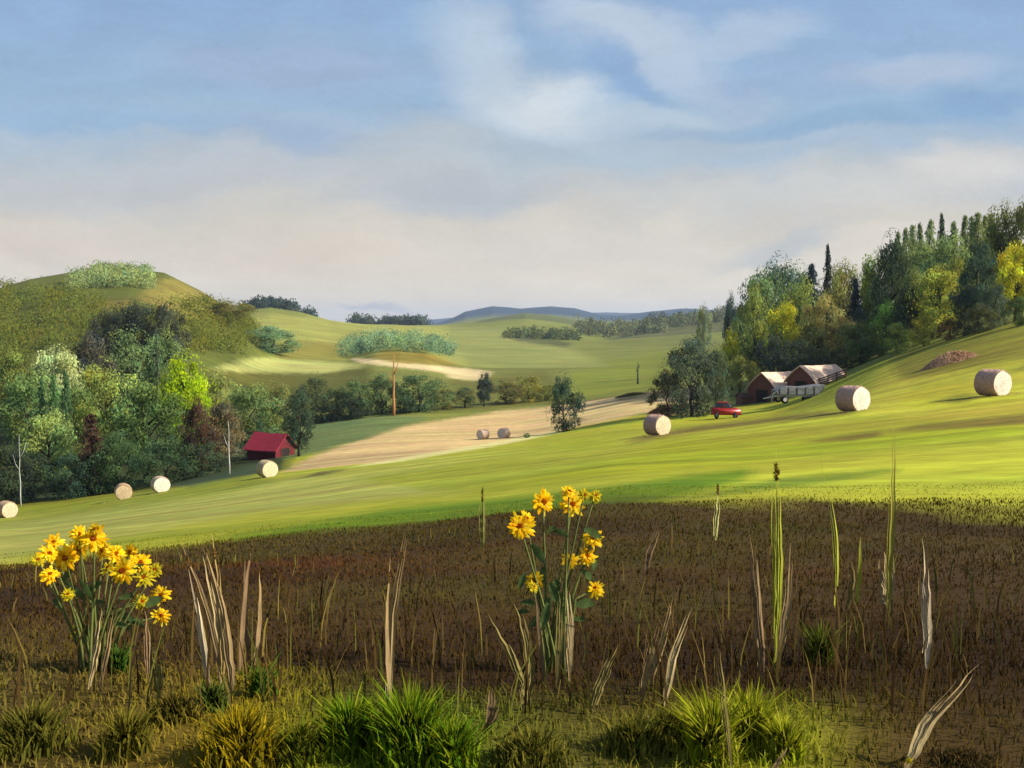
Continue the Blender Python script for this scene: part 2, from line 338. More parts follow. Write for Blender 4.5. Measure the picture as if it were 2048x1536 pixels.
def ground():
    lim = math.radians(31)
    fine = np.linspace(-lim, lim, 720); side = np.linspace(lim, math.pi, 46)[1:]
    th = np.concatenate([-side[::-1][:-1] if False else -side[::-1], fine, side[:-1]])
    r = np.concatenate([[0.02], np.exp(np.linspace(math.log(0.6), math.log(9500), 640))])
    TH, R = np.meshgrid(th, r, indexing='ij')
    X = R * np.sin(TH); Y = R * np.cos(TH); Z = H(X, Y)
    # brown strip = tall-weed verge; the rest is mown field and land cover
    px, py = project(X, np.where(Y > 0.5, Y, 0.5), Z)
    rr = np.hypot(X, Y)
    base = np.zeros(X.shape + (3,))
    base[:] = A(140, 146, 62)
    def blend(mask, c): base[:] = base * (1 - mask[..., None]) + np.array(c) * mask[..., None]
    NX = [fbm(X*.22 + 17*i, Y*.22, 31) - .5 for i in range(3)]
    def paint(poly, c, r0=0, r1=1e9, soft=7, k=1.0, jit=None):
        xs = [p[0] for p in poly]; ys = [p[1] for p in poly]; pad = soft*3 + 4
        sel = np.nonzero((px > min(xs)-pad) & (px < max(xs)+pad) & (py > min(ys)-pad) & (py < max(ys)+pad) & (rr > r0) & (rr < r1) & (Y > 0.5))
        if not len(sel[0]): return
        qx = px[sel]; qy = py[sel]; ms = np.zeros(qx.shape); q = 8
        for i in range(q):
            a = 2*math.pi*i/q
            ms += inpoly(qx + math.cos(a)*soft*1.6 + NX[i % 3][sel]*soft*2.2, qy + math.sin(a)*soft*.55 + NX[(i+1) % 3][sel]*soft*1.6, poly)
        m = (ms / q * k)[:, None]; base[sel] = base[sel]*(1-m) + np.array(c)*m
    # --- near mown field
    paint([(-900,1200),(-900,900),(2900,600),(2900,1200)], A(172,174,46, 1.16), 0, 150, 2)
    paint([(-300,1200),(-300,1060),(200,1020),(560,960),(1000,905),(1300,880),(1300,900),(900,985),(500,1030),(200,1080)], A(186,184,92, 1.1), 10, 110, 14, .8)
    paint([(450,1090),(450,1075),(800,1012),(1200,975),(1500,930),(1500,985),(1200,1020),(900,1050)], A(106,142,14), 0, 100, 12, .9)
    paint([(700,960),(1150,880),(1600,880),(2048,840),(2048,870),(1500,925),(900,985)], A(160,172,22, 1.1), 10, 120, 12, .7)
    paint([(1300,1010),(1560,940),(2100,880),(2300,1010)], A(190,192,52, 1.15), 0, 100, 12, .85)
    paint([(1350,1000),(1560,955),(1800,935),(1800,945),(1500,985)], A(92,124,30), 0, 100, 7, .7)
    paint([(-300,1020),(100,1000),(500,945),(560,965),(250,1015),(0,1050),(-300,1060)], A(140,150,40), 40, 115, 8, .6)
    paint([(1720,830),(1750,740),(2300,560),(2300,860)], A(196,188,58, 1.1), 30, 130, 8, .9)
    paint([(1760,700),(2048,625),(2300,600),(2300,680),(1800,760)], A(140,136,40), 50, 150, 8, .8)
    paint([(1800,790),(1860,765),(2000,760),(2048,800),(1950,815),(1800,815)], A(196,190,40), 30, 100, 8, .6)
    # --- shadow-toned brown strips painted into the field colour, and worn tracks
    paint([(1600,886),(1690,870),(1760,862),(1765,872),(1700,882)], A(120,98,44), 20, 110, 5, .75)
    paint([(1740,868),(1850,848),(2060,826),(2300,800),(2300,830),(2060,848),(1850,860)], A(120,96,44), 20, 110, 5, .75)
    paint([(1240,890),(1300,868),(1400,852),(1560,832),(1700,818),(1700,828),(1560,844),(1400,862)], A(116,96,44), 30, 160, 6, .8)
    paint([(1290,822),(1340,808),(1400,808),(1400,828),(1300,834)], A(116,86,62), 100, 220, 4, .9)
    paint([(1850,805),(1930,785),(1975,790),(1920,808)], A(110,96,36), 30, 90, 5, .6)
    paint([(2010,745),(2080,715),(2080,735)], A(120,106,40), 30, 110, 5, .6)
    # --- stubble field and its pale margin
    paint([(535,962),(640,905),(800,853),(1000,822),(1150,806),(1300,784),(1400,775),(1400,806),(1290,826),(1160,852),(1000,888),(830,914),(640,946)], A(222,190,128, 1.15), 92, 260, 5)
    paint([(535,962),(600,925),(760,905),(900,880),(900,900),(640,946)], A(206,176,120, 1.15), 92, 260, 7, .6)
    paint([(660,942),(830,910),(990,884),(1130,858),(1130,864),(990,892),(830,918),(660,949)], A(226,216,140, 1.2), 85, 200, 2.5, .9)
    paint([(545,972),(640,944),(700,938),(640,952)], A(96,84,52), 70, 140, 3, .8)
    paint([(1230,795),(1290,780),(1300,790),(1240,802)], A(120,110,62), 150, 300, 3, .8)
    paint([(1100,845),(1140,835),(1180,838),(1130,850)], A(112,96,50), 100, 200, 3, .7)
    # --- wooded valley floor, left
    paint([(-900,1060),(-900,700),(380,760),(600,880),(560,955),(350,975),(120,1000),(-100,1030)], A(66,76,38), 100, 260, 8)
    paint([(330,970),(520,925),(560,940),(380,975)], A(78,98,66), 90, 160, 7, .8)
    # --- green slope beyond the shed
    paint([(560,920),(600,840),(640,795),(800,830),(860,835),(640,905)], A(122,138,76), 125, 280, 6)
    paint([(600,860),(650,800),(780,830),(700,850)], A(110,132,88), 150, 300, 7, .6)
    # --- middle distance
    paint([(560,830),(560,730),(1300,640),(1480,700),(1320,790),(1100,810),(860,835)], A(136,140,62), 225, 900, 8)
    paint([(860,830),(900,760),(1100,740),(1140,800)], A(112,112,44), 225, 500, 8, .8)
    paint([(1130,800),(1140,745),(1320,700),(1500,690),(1320,780)], A(138,146,44), 225, 800, 8, .8)
    paint([(380,760),(370,735),(740,735),(740,780),(560,800)], A(108,108,40), 200, 500, 6)
    paint([(360,732),(380,712),(560,716),(740,730),(640,748),(480,744)], A(186,186,104, 1.1), 280, 480, 5, .95)
    paint([(700,716),(740,718),(980,742),(950,752),(880,744),(720,726)], A(222,200,146, 1.2), 330, 480, 3)
    paint([(880,738),(990,742),(960,762),(900,756)], A(222,200,146, 1.2), 300, 420, 4, .8)
    paint([(740,714),(780,700),(900,712),(930,730),(800,728)], A(166,142,44), 380, 560, 5, .7)
    paint([(560,716),(580,660),(680,690),(690,716)], A(164,150,60), 350, 800, 8, .6)
    # --- hills
    paint([(-900,760),(-900,500),(350,520),(480,620),(560,700),(420,740),(100,800)], A(108,114,44), 230, 800, 8)
    paint([(280,600),(300,565),(350,555),(450,608),(470,640),(380,640)], A(184,162,78), 350, 700, 6, .5)
    paint([(120,618),(180,604),(260,600),(260,612),(160,626)], A(170,148,66), 300, 700, 4, .7)
    paint([(0,668),(60,650),(130,660),(60,676)], A(140,122,50), 250, 600, 5, .6)
    paint([(560,680),(480,625),(720,640),(900,650),(900,690),(700,690)], A(176,176,84, 1.05), 550, 1600, 7, .8)
    paint([(880,720),(900,652),(1040,660),(1150,700),(1240,745),(1000,745)], A(160,164,86), 450, 1600, 8, .8)
    paint([(940,672),(960,640),(1060,622),(1220,650),(1300,662),(1140,690)], A(112,120,62), 1400, 3200, 4)
    paint([(1000,668),(1080,672),(1150,688),(1130,694),(1040,684)], A(82,88,48), 600, 1700, 4, .8)
    paint([(1140,700),(1240,668),(1330,650),(1500,640),(1500,690),(1300,690)], A(104,106,60), 900, 1900, 5, .85)
    far = np.clip((rr - 3200) / 500, 0, 1); blend(far, A(60, 82, 98))  # distance haze painted into the land colour: far hills turn blue
    # --- verge of weeds and bare dark earth in front
    edge = np.interp(np.degrees(TH), [-40, -25, -18, -12, -6, 0, 6, 12, 25, 40], [9.8, 10.0, 10.2, 10.2, 10.2, 10.3, 10.4, 10.2, 10.0, 10.0])
    edge = edge + (fbm(X*.5, Y*.5, 77) - .5) * 2.2
    m = np.clip((edge - rr) / 0.9 + .5, 0, 1)
    br = verge_color(X, Y)
    base[:] = base * (1 - m[..., None]) + br * m[..., None]
    V = np.stack([X, Y, Z], -1).reshape(-1, 3); nt_, nr = X.shape
    i, j = np.meshgrid(np.arange(nt_), np.arange(nr - 1), indexing='ij'); i2 = (i + 1) % nt_
    Fc = np.stack([i*nr+j, i*nr+j+1, i2*nr+j+1, i2*nr+j], -1).reshape(-1, 4)
    m_, nt, out = newmat('land'); n = nt.nodes; l = nt.links
    b = n.new('ShaderNodeBsdfPrincipled'); b.inputs['Roughness'].default_value = .95; b.inputs['Specular IOR Level'].default_value = .1
    at = n.new('ShaderNodeAttribute'); at.attribute_name = 'tint'; geo = n.new('ShaderNodeNewGeometry')
    def nz(scale, st, rot=0.0, lo=.35, hi=.65, a=.85, b_=1.15, det=6):
        mp = n.new('ShaderNodeMapping'); mp.inputs['Scale'].default_value = st; mp.inputs['Rotation'].default_value = (0, 0, rot); l.new(geo.outputs['Position'], mp.inputs[0])
        t = n.new('ShaderNodeTexNoise'); t.inputs['Scale'].default_value = scale; t.inputs['Detail'].default_value = det; l.new(mp.outputs[0], t.inputs['Vector'])
        r = n.new('ShaderNodeMapRange'); l.new(t.outputs[0], r.inputs[0]); r.inputs[1].default_value = lo; r.inputs[2].default_value = hi; r.inputs[3].default_value = a; r.inputs[4].default_value = b_
        return r.outputs[0], t.outputs[0]
    a1, _ = nz(.35, (.16, 1, 1), -.15, a=.80, b_=1.2); a2, f2 = nz(2.2, (.45, 1, 1), -.1, a=.86, b_=1.14, det=10); a3, _ = nz(.03, (.5, 1, 1), .2, a=.88, b_=1.14)
    mu = n.new('ShaderNodeMath'); mu.operation = 'MULTIPLY'; l.new(a1, mu.inputs[0]); l.new(a2, mu.inputs[1])
    wv = n.new('ShaderNodeTexWave'); wv.wave_type = 'BANDS'; wv.bands_direction = 'Y'; wv.inputs['Scale'].default_value = .085; wv.inputs['Distortion'].default_value = 3.0
    wv.inputs['Detail'].default_value = 3; wv.inputs['Detail Scale'].default_value = .6; mpw = n.new('ShaderNodeMapping'); mpw.inputs['Rotation'].default_value = (0, 0, -.28); l.new(geo.outputs['Position'], mpw.inputs[0]); l.new(mpw.outputs[0], wv.inputs['Vector'])
    mw = n.new('ShaderNodeMapRange'); l.new(wv.outputs[1], mw.inputs[0]); mw.inputs[3].default_value = .94; mw.inputs[4].default_value = 1.05
    m3 = n.new('ShaderNodeMath'); m3.operation = 'MULTIPLY'; l.new(a3, m3.inputs[0]); l.new(mw.outputs[0], m3.inputs[1]); a3 = m3.outputs[0]
    mu2 = n.new('ShaderNodeMath'); mu2.operation = 'MULTIPLY'; l.new(mu.outputs[0], mu2.inputs[0]); l.new(a3, mu2.inputs[1])
    sc = n.new('ShaderNodeVectorMath'); sc.operation = 'SCALE'; l.new(at.outputs['Color'], sc.inputs[0]); l.new(mu2.outputs[0], sc.inputs['Scale'])
    hs = n.new('ShaderNodeHueSaturation'); l.new(sc.outputs[0], hs.inputs['Color'])
    hu, _ = nz(.12, (.3, 1, 1), .1, a=.482, b_=.514); l.new(hu, hs.inputs['Hue'])
    l.new(hs.outputs[0], b.inputs['Base Color'])
    bp = n.new('ShaderNodeBump'); bp.inputs['Strength'].default_value = .6; bp.inputs['Distance'].default_value = .12; l.new(f2, bp.inputs['Height']); l.new(bp.outputs[0], b.inputs['Normal'])
    l.new(b.outputs[0], out.inputs[0])
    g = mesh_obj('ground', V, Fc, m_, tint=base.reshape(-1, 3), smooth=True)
    tag(g, kind='structure')
ground()

# ------------------------------------------------------------ foliage generators
def dabs(C, Nrm, wid, lng, tint, up=0.5, rs=None):
    """leaf-like dabs: one bent 4-corner face each, long axis leaning upwards"""
    rs = rs or rng; n = len(C)
    a = rs.normal(size=(n, 3)); a[:, 2] += up * 2.2 * np.sign(rs.random(n) - .3)
    a -= Nrm * (a * Nrm).sum(1, keepdims=True) * .9; a /= np.linalg.norm(a, axis=1, keepdims=True) + 1e-9
    b = np.cross(Nrm, a); b /= np.linalg.norm(b, axis=1, keepdims=True) + 1e-9
    wid = np.asarray(wid).reshape(-1, 1) * rs.uniform(.6, 1.3, (n, 1)); lng = np.asarray(lng).reshape(-1, 1) * rs.uniform(.6, 1.4, (n, 1))
    V = np.stack([C - a*lng*.5, C + b*wid*.5, C + a*lng*.5 + Nrm*wid*.2, C - b*wid*.5], 1).reshape(-1, 3)
    return V, np.arange(4*n).reshape(-1, 4), np.repeat(tint, 4, axis=0)
def clump_cloud(cc, cr, nper, lw, ll, var=.28, flat=.85, rs=None):
    rs = rs or rng; n = len(cc); d = rs.normal(size=(n*nper, 3)); d /= np.linalg.norm(d, axis=1, keepdims=True)
    k = np.repeat(np.arange(n), nper); rad = rs.uniform(.55, 1.08, (n*nper, 1)) * cr[k].reshape(-1, 1)
    P = cc[k] + d * rad * np.array([1, 1, flat])
    nr = d + rs.normal(size=d.shape) * .45; nr /= np.linalg.norm(nr, axis=1, keepdims=True)
    t = rs.normal(1, var, (n, 1))[k] * rs.uniform(.75, 1.25, (n*nper, 1)); t = np.clip(t, .3, 2)
    hue = rs.normal(0, .10, (n, 1))[k] + rs.normal(0, .06, (n*nper, 1))
    T = np.concatenate([t*(1+hue), t, t*(1-hue*1.2)], 1)
    return dabs(P, nr, lw, ll, T, rs=rs)
def crown_data(kind, seed):
    rs = np.random.default_rng(seed)
    if kind in ('broad', 'oval', 'bush'):
        n = {'broad': 64, 'oval': 60, 'bush': 56}[kind]
        d = rs.normal(size=(n, 3)); d /= np.linalg.norm(d, axis=1, keepdims=True)
        rr = rs.uniform(.25, 1, (n, 1)) ** .55
        c = d * rr
        if kind == 'broad': cz, rz, rx = .55, .42, .42
        elif kind == 'oval': cz, rz, rx = .53, .45, .40
        else: cz, rz, rx = .42, .46, .42
        lump = 1 + .22 * np.sin(np.arctan2(d[:, 1], d[:, 0]) * rs.integers(2, 5) + rs.random() * 6)
        z = cz + c[:, 2] * rz
        taper = {'broad': 1 - .25*np.clip((z-.6)/.4, 0, 1), 'oval': 1 - .55*np.clip((z-.5)/.5, 0, 1)**1.3 , 'bush': 1 - .35*np.clip((z-.5)/.5, 0, 1)}[kind]
        C = np.stack([c[:, 0]*rx*lump*taper, c[:, 1]*rx*lump*taper, z], 1)
        if kind == 'bush': C[:, 2] = np.maximum(C[:, 2], .06)
        cr = rs.uniform(.07, .14, n)
        V, Fc, T = clump_cloud(C, cr, 110, .020, .034, rs=rs)
        # stray sprays breaking the outline
        e = rs.normal(size=(500, 3)); e /= np.linalg.norm(e, axis=1, keepdims=True)
        tz = cz + e[:, 2]*rz*1.18; P = np.stack([e[:, 0]*rx*1.25, e[:, 1]*rx*1.25, np.clip(tz, .02, 1.04)], 1)
        P[:, :2] *= (1 - .45*np.clip((P[:, 2:3]-.5)/.5, 0, 1))
        V2, F2, T2 = dabs(P, e, .016, .035, rs.uniform(.7, 1.3, (500, 1)) * np.ones((1, 3)), rs=rs)
        return np.concatenate([V, V2]), np.concatenate([Fc, F2 + len(V)]), np.concatenate([T, T2])
    # conifer: whorls of drooping branches
    P = []; Nn = []; T = []; slim = {'spruce': .5, 'spire': .42}[kind]
    nw = 26 if kind == 'spruce' else 30
    for w_ in range(nw):
        z = .06 + .92 * (w_ / nw) ** .92; R = slim * (1 - (z - .03)) ** .9 * rs.uniform(.75, 1.1)
        for b_ in range(rs.integers(7, 11)):
            a = rs.random() * 6.283; rl = R * rs.uniform(.6, 1.1); m = max(6, int(46 * rl / .5) + 8)
            u = rs.random(m) ** .7; tt = rs.normal(1, .25) * rs.uniform(.7, 1.3, m)
            x = np.cos(a)*u*rl + rs.normal(0, .014, m); y = np.sin(a)*u*rl + rs.normal(0, .014, m)
            zz = z - u * rl * .35 + rs.normal(0, .010, m)
            P.append(np.stack([x, y, zz], 1)); nn = np.stack([np.cos(a)*np.ones(m)*.6, np.sin(a)*np.ones(m)*.6, np.ones(m)], 1) + rs.normal(0, .5, (m, 3))
            Nn.append(nn / np.linalg.norm(nn, axis=1, keepdims=True)); T.append(np.stack([tt*1.0, tt, tt*1.0], 1))
    P = np.concatenate(P); P[:, 2] = np.clip(P[:, 2], .01, 1.02)
    return dabs(P, np.concatenate(Nn), .018, .036, np.clip(np.concatenate(T), .3, 2), up=.8, rs=rs)
def trunk_mesh(kind, seed):
    rd = random.Random(seed); bm = bmesh.new()
    top = {'broad': .8, 'oval': .85, 'bush': .6, 'spruce': .97, 'spire': .97}[kind]; r0 = .030 if kind in ('broad', 'oval') else .022
    pts = [(rd.uniform(-.012, .012)*i, rd.uniform(-.012, .012)*i, top*i/6 - (.03 if i == 0 else 0)) for i in range(7)]
    tube(bm, pts, [r0*(1.35 if i == 0 else 1)*(1-i/6.6) for i in range(7)], 8)
    if kind in ('broad', 'oval', 'bush'):
        for k in range(7):
            i = rd.randint(2 if kind != 'bush' else 1, 4); p = Vector(pts[i]); a = rd.random()*6.28; l = rd.uniform(.18, .34)
            e = p + Vector((math.cos(a)*l, math.sin(a)*l, l*rd.uniform(.5, 1.1))); md = (p+e)/2 + Vector((0, 0, -.02))
            tube(bm, [p, md, e], [r0*.5, r0*.32, r0*.1], 6)
    me = bpy.data.meshes.new('trunk'); bm.to_mesh(me); bm.free(); me.materials.append(BARKOBJ)
    for p in me.polygons: p.use_smooth = True
    return me
PROTO = {}
def proto(kind):
    if kind not in PROTO:
        L_ = []
        for v in range(3 if kind != 'spire' else 2):
            V, Fc, T = crown_data(kind, hash_(kind) + v*11)
            o = mesh_obj('crown', V, Fc, LEAF, tint=T); me = o.data; bpy.data.objects.remove(o)
            L_.append((me, trunk_mesh(kind, hash_(kind) + v)))
        PROTO[kind] = L_
    return PROTO[kind]
def hash_(s): return sum(ord(c)*(i+3) for i, c in enumerate(s)) % 9973
_tc = [0]
def tree(kind, x, Y, ytop, wpx, col, label, name=None, cat='tree', group=None, bark=(62, 52, 44), ybase=None, k=1.0):
    s, t = ray(x, ytop); X = s * Y; z0 = h1(X, Y) - .05
    hgt = t * Y - z0
    s0 = ray(x - wpx/2, ytop)[0]; s1 = ray(x + wpx/2, ytop)[0]; wd = (s1 - s0) * Y
    if hgt < wd * .5: hgt = wd * .5
    _tc[0] += 1; v = proto(kind)[_tc[0] % len(proto(kind))]
    wd *= {'broad': 1.32, 'oval': 1.38, 'bush': 1.25, 'spruce': 2.5, 'spire': 2.5}[kind]
    name = name or {'broad': 'leafy_tree', 'oval': 'leafy_tree', 'bush': 'bushy_tree', 'spruce': 'spruce_tree', 'spire': 'spruce_tree'}[kind]
    e = empty(name, (X, Y, z0), _tc[0]*2.399, (wd, wd, hgt)); tag(e, label, cat, group)
    tr = bpy.data.objects.new('trunk', v[1]); cr = bpy.data.objects.new('crown', v[0])
    for o in (tr, cr): COL.objects.link(o); o.parent = e
    tr.color = (*A(*bark), 1); cr.color = (*A(*col, k=k * TREEK), 1)
    return e
TREEK = 2.7

TL = 'trees of the wooded valley on the left'
for a in [
 ('bush', -40, 108, 850, 130, (52, 62, 42), 'dark bush cut by the left photo edge above the leftmost hay bale'),
 ('bush', 38, 112, 880, 110, (46, 56, 44), 'very dark rounded bush just above the leftmost bale'),
 ('broad', 60, 150, 742, 140, (92, 112, 62), 'mid green broad tree below three little spruces near the left edge'),
 ('broad', 112, 190, 692, 110, (146, 154, 104), 'pale grey-green round tree left of the dark purplish tree'),
 ('oval', 186, 205, 650, 76, (74, 74, 62), 'dark purplish grey tree between the pale round tree and the tall green one'),
 ('spruce', 82, 142, 748, 30, (72, 100, 62), 'leftmost of three little spruces in front of the pale tree'),
 ('spruce', 107, 140, 742, 32, (76, 106, 62), 'middle one of three little spruces in front of the pale tree'),
 ('spruce', 130, 141, 735, 30, (70, 94, 58), 'rightmost of three little spruces in front of the pale tree'),
 ('broad', 215, 262, 618, 70, (66, 70, 48), 'left end tree of the dark row high under the left hill'),
 ('broad', 270, 258, 600, 84, (60, 66, 52), 'tallest middle tree of the dark row high under the left hill'),
 ('broad', 330, 256, 598, 74, (68, 72, 54), 'right end tree of the dark row high under the left hill'),
 ('oval', 262, 215, 655, 110, (96, 114, 70), 'green tree standing directly below the dark row under the hill'),
 ('oval', 325, 218, 664, 80, (92, 110, 66), 'green tree below the right end of the dark hill row'),
 ('broad', 205, 150, 722, 120, (128, 138, 66), 'light olive tree with yellowish leaves in the middle of the left wood'),
 ('oval', 372, 146, 706, 112, (132, 152, 20), 'brightest yellow-green tree of the left wood'),
 ('broad', 100, 128, 818, 120, (124, 138, 76), 'light green low tree above the dark teal bush'),
 ('spruce', 180, 114, 822, 66, (70, 52, 42), 'dark brown spruce in front of the left wood'),
 ('broad', 290, 124, 762, 140, (80, 98, 52), 'large deep green tree left of the brightest tree'),
 ('oval', 392, 118, 798, 66, (72, 56, 44), 'dark red-brown tree under the brightest tree'),
 ('oval', 440, 122, 796, 84, (100, 92, 66), 'grey olive tree with sparse crown left of the white birch trunk'),
 ('bush', 232, 112, 852, 96, (70, 90, 56), 'dark green bush right of the brown spruce'),
 ('bush', 330, 113, 858, 110, (62, 80, 52), 'dark green bush below the large deep green tree'),
 ('bush', 145, 111, 892, 90, (54, 72, 54), 'dark teal bush left of the brown spruce'),
 ('broad', 500, 142, 768, 110, (90, 106, 60), 'green tree right behind the red-roofed shed'),
 ('oval', 596, 127, 778, 62, (60, 74, 54), 'dark tree hugging the right side of the red-roofed shed'),
 ('broad', 548, 168, 762, 84, (108, 114, 64), 'olive tree behind and above the red-roofed shed'),
 ('broad', 434, 170, 742, 90, (112, 118, 62), 'olive tree between the brightest tree and the shed trees'),
 ('broad', 20, 200, 690, 100, (102, 110, 50), 'olive tree at the left edge above the spruces'),
 ('bush', 405, 115, 872, 80, (58, 70, 50), 'low dark bush between the red-brown tree and the birch trunk'),
 ('bush', 515, 139, 835, 70, (66, 86, 60), 'low green bush touching the left wall of the shed'),
 ('broad', 150, 160, 765, 90, (104, 122, 66), 'soft green tree right of the three little spruces'),
 ('broad', 342, 172, 735, 80, (104, 124, 54), 'green tree behind the brightest tree on its left'),
]: tree(*a, group=TL)
tree('bush', 545, 420, 652, 120, (98, 122, 84), 'round blue-green tree alone on the slope under the left skyline', group='single trees of the far slopes')
tree('bush', 455, 420, 632, 110, (98, 96, 44), 'round olive tree on the slope left of the blue-green one', group='single trees of the far slopes')

TM = 'hedge trees along the middle valley'
for a in [
 ('bush', 630, 226, 737, 66, (74, 84, 54), 'leftmost round dark tree of the valley hedge'),
 ('bush', 604, 222, 768, 50, (60, 70, 48), 'low dark bush at the left end of the valley hedge'),
 ('bush', 672, 228, 764, 66, (64, 78, 50), 'second dark bush from the left in the valley hedge'),
 ('bush', 718, 230, 748, 84, (84, 104, 64), 'soft green round tree midway to the orange trunk'),
 ('bush', 764, 232, 740, 70, (78, 94, 60), 'green tree touching the left side of the orange trunk'),
 ('bush', 700, 226, 788, 90, (50, 60, 44), 'low blackish bush under the soft green round tree'),
 ('bush', 838, 231, 736, 104, (76, 96, 62), 'largest tree of the valley hedge just right of the orange trunk'),
 ('bush', 812, 228, 792, 50, (50, 60, 46), 'small dark bush at the right foot of the orange trunk'),
 ('bush', 886, 236, 766, 60, (104, 106, 58), 'olive tree fading out right of the largest hedge tree'),
 ('oval', 930, 240, 772, 44, (90, 100, 66), 'slim grey-green tree left of the dark upright one'),
 ('oval', 968, 242, 742, 34, (52, 64, 56), 'small dark upright tree standing alone mid valley'),
 ('bush', 1012, 248, 752, 66, (100, 96, 54), 'brownish olive tree right of the small dark upright one'),
 ('bush', 1058, 250, 742, 60, (112, 112, 52), 'olive tree left of the big lone dark tree'),
 ('bush', 1095, 252, 765, 50, (106, 108, 50), 'low olive bush just behind the big lone dark tree'),
]: tree(*a, group=TM)
tree('bush', 1128, 138, 734, 60, (56, 72, 56), 'big lone dark tree at the edge of the stubble field')
tree('bush', 1054, 136, 864, 14, (80, 104, 60), 'tiny green bush on the stubble margin right of two bales', name='shrub', cat='shrub')

TF = 'trees around the farm'
for a in [
 ('bush', 1385, 136, 662, 116, (74, 84, 66), 'large dark grey-green tree left of the red car'),
 ('bush', 1336, 140, 722, 70, (88, 84, 58), 'brownish lower tree on the left side of the large dark farm tree'),
 ('oval', 1432, 138, 690, 54, (80, 92, 66), 'narrow tree on the right side of the large dark farm tree'),
 ('oval', 1466, 188, 652, 44, (156, 158, 40), 'slim yellow-green tree between the dark farm tree and the forest'),
 ('broad', 1462, 215, 586, 34, (66, 80, 74), 'small dark tree sticking up at the left end of the forest skyline'),
 ('broad', 1408, 330, 606, 30, (120, 128, 90), 'faint small tree against the blue hills'),
 ('broad', 1480, 172, 712, 60, (112, 116, 56), 'olive tree behind the left end of the barns'),
]: tree(*a, group=TF)

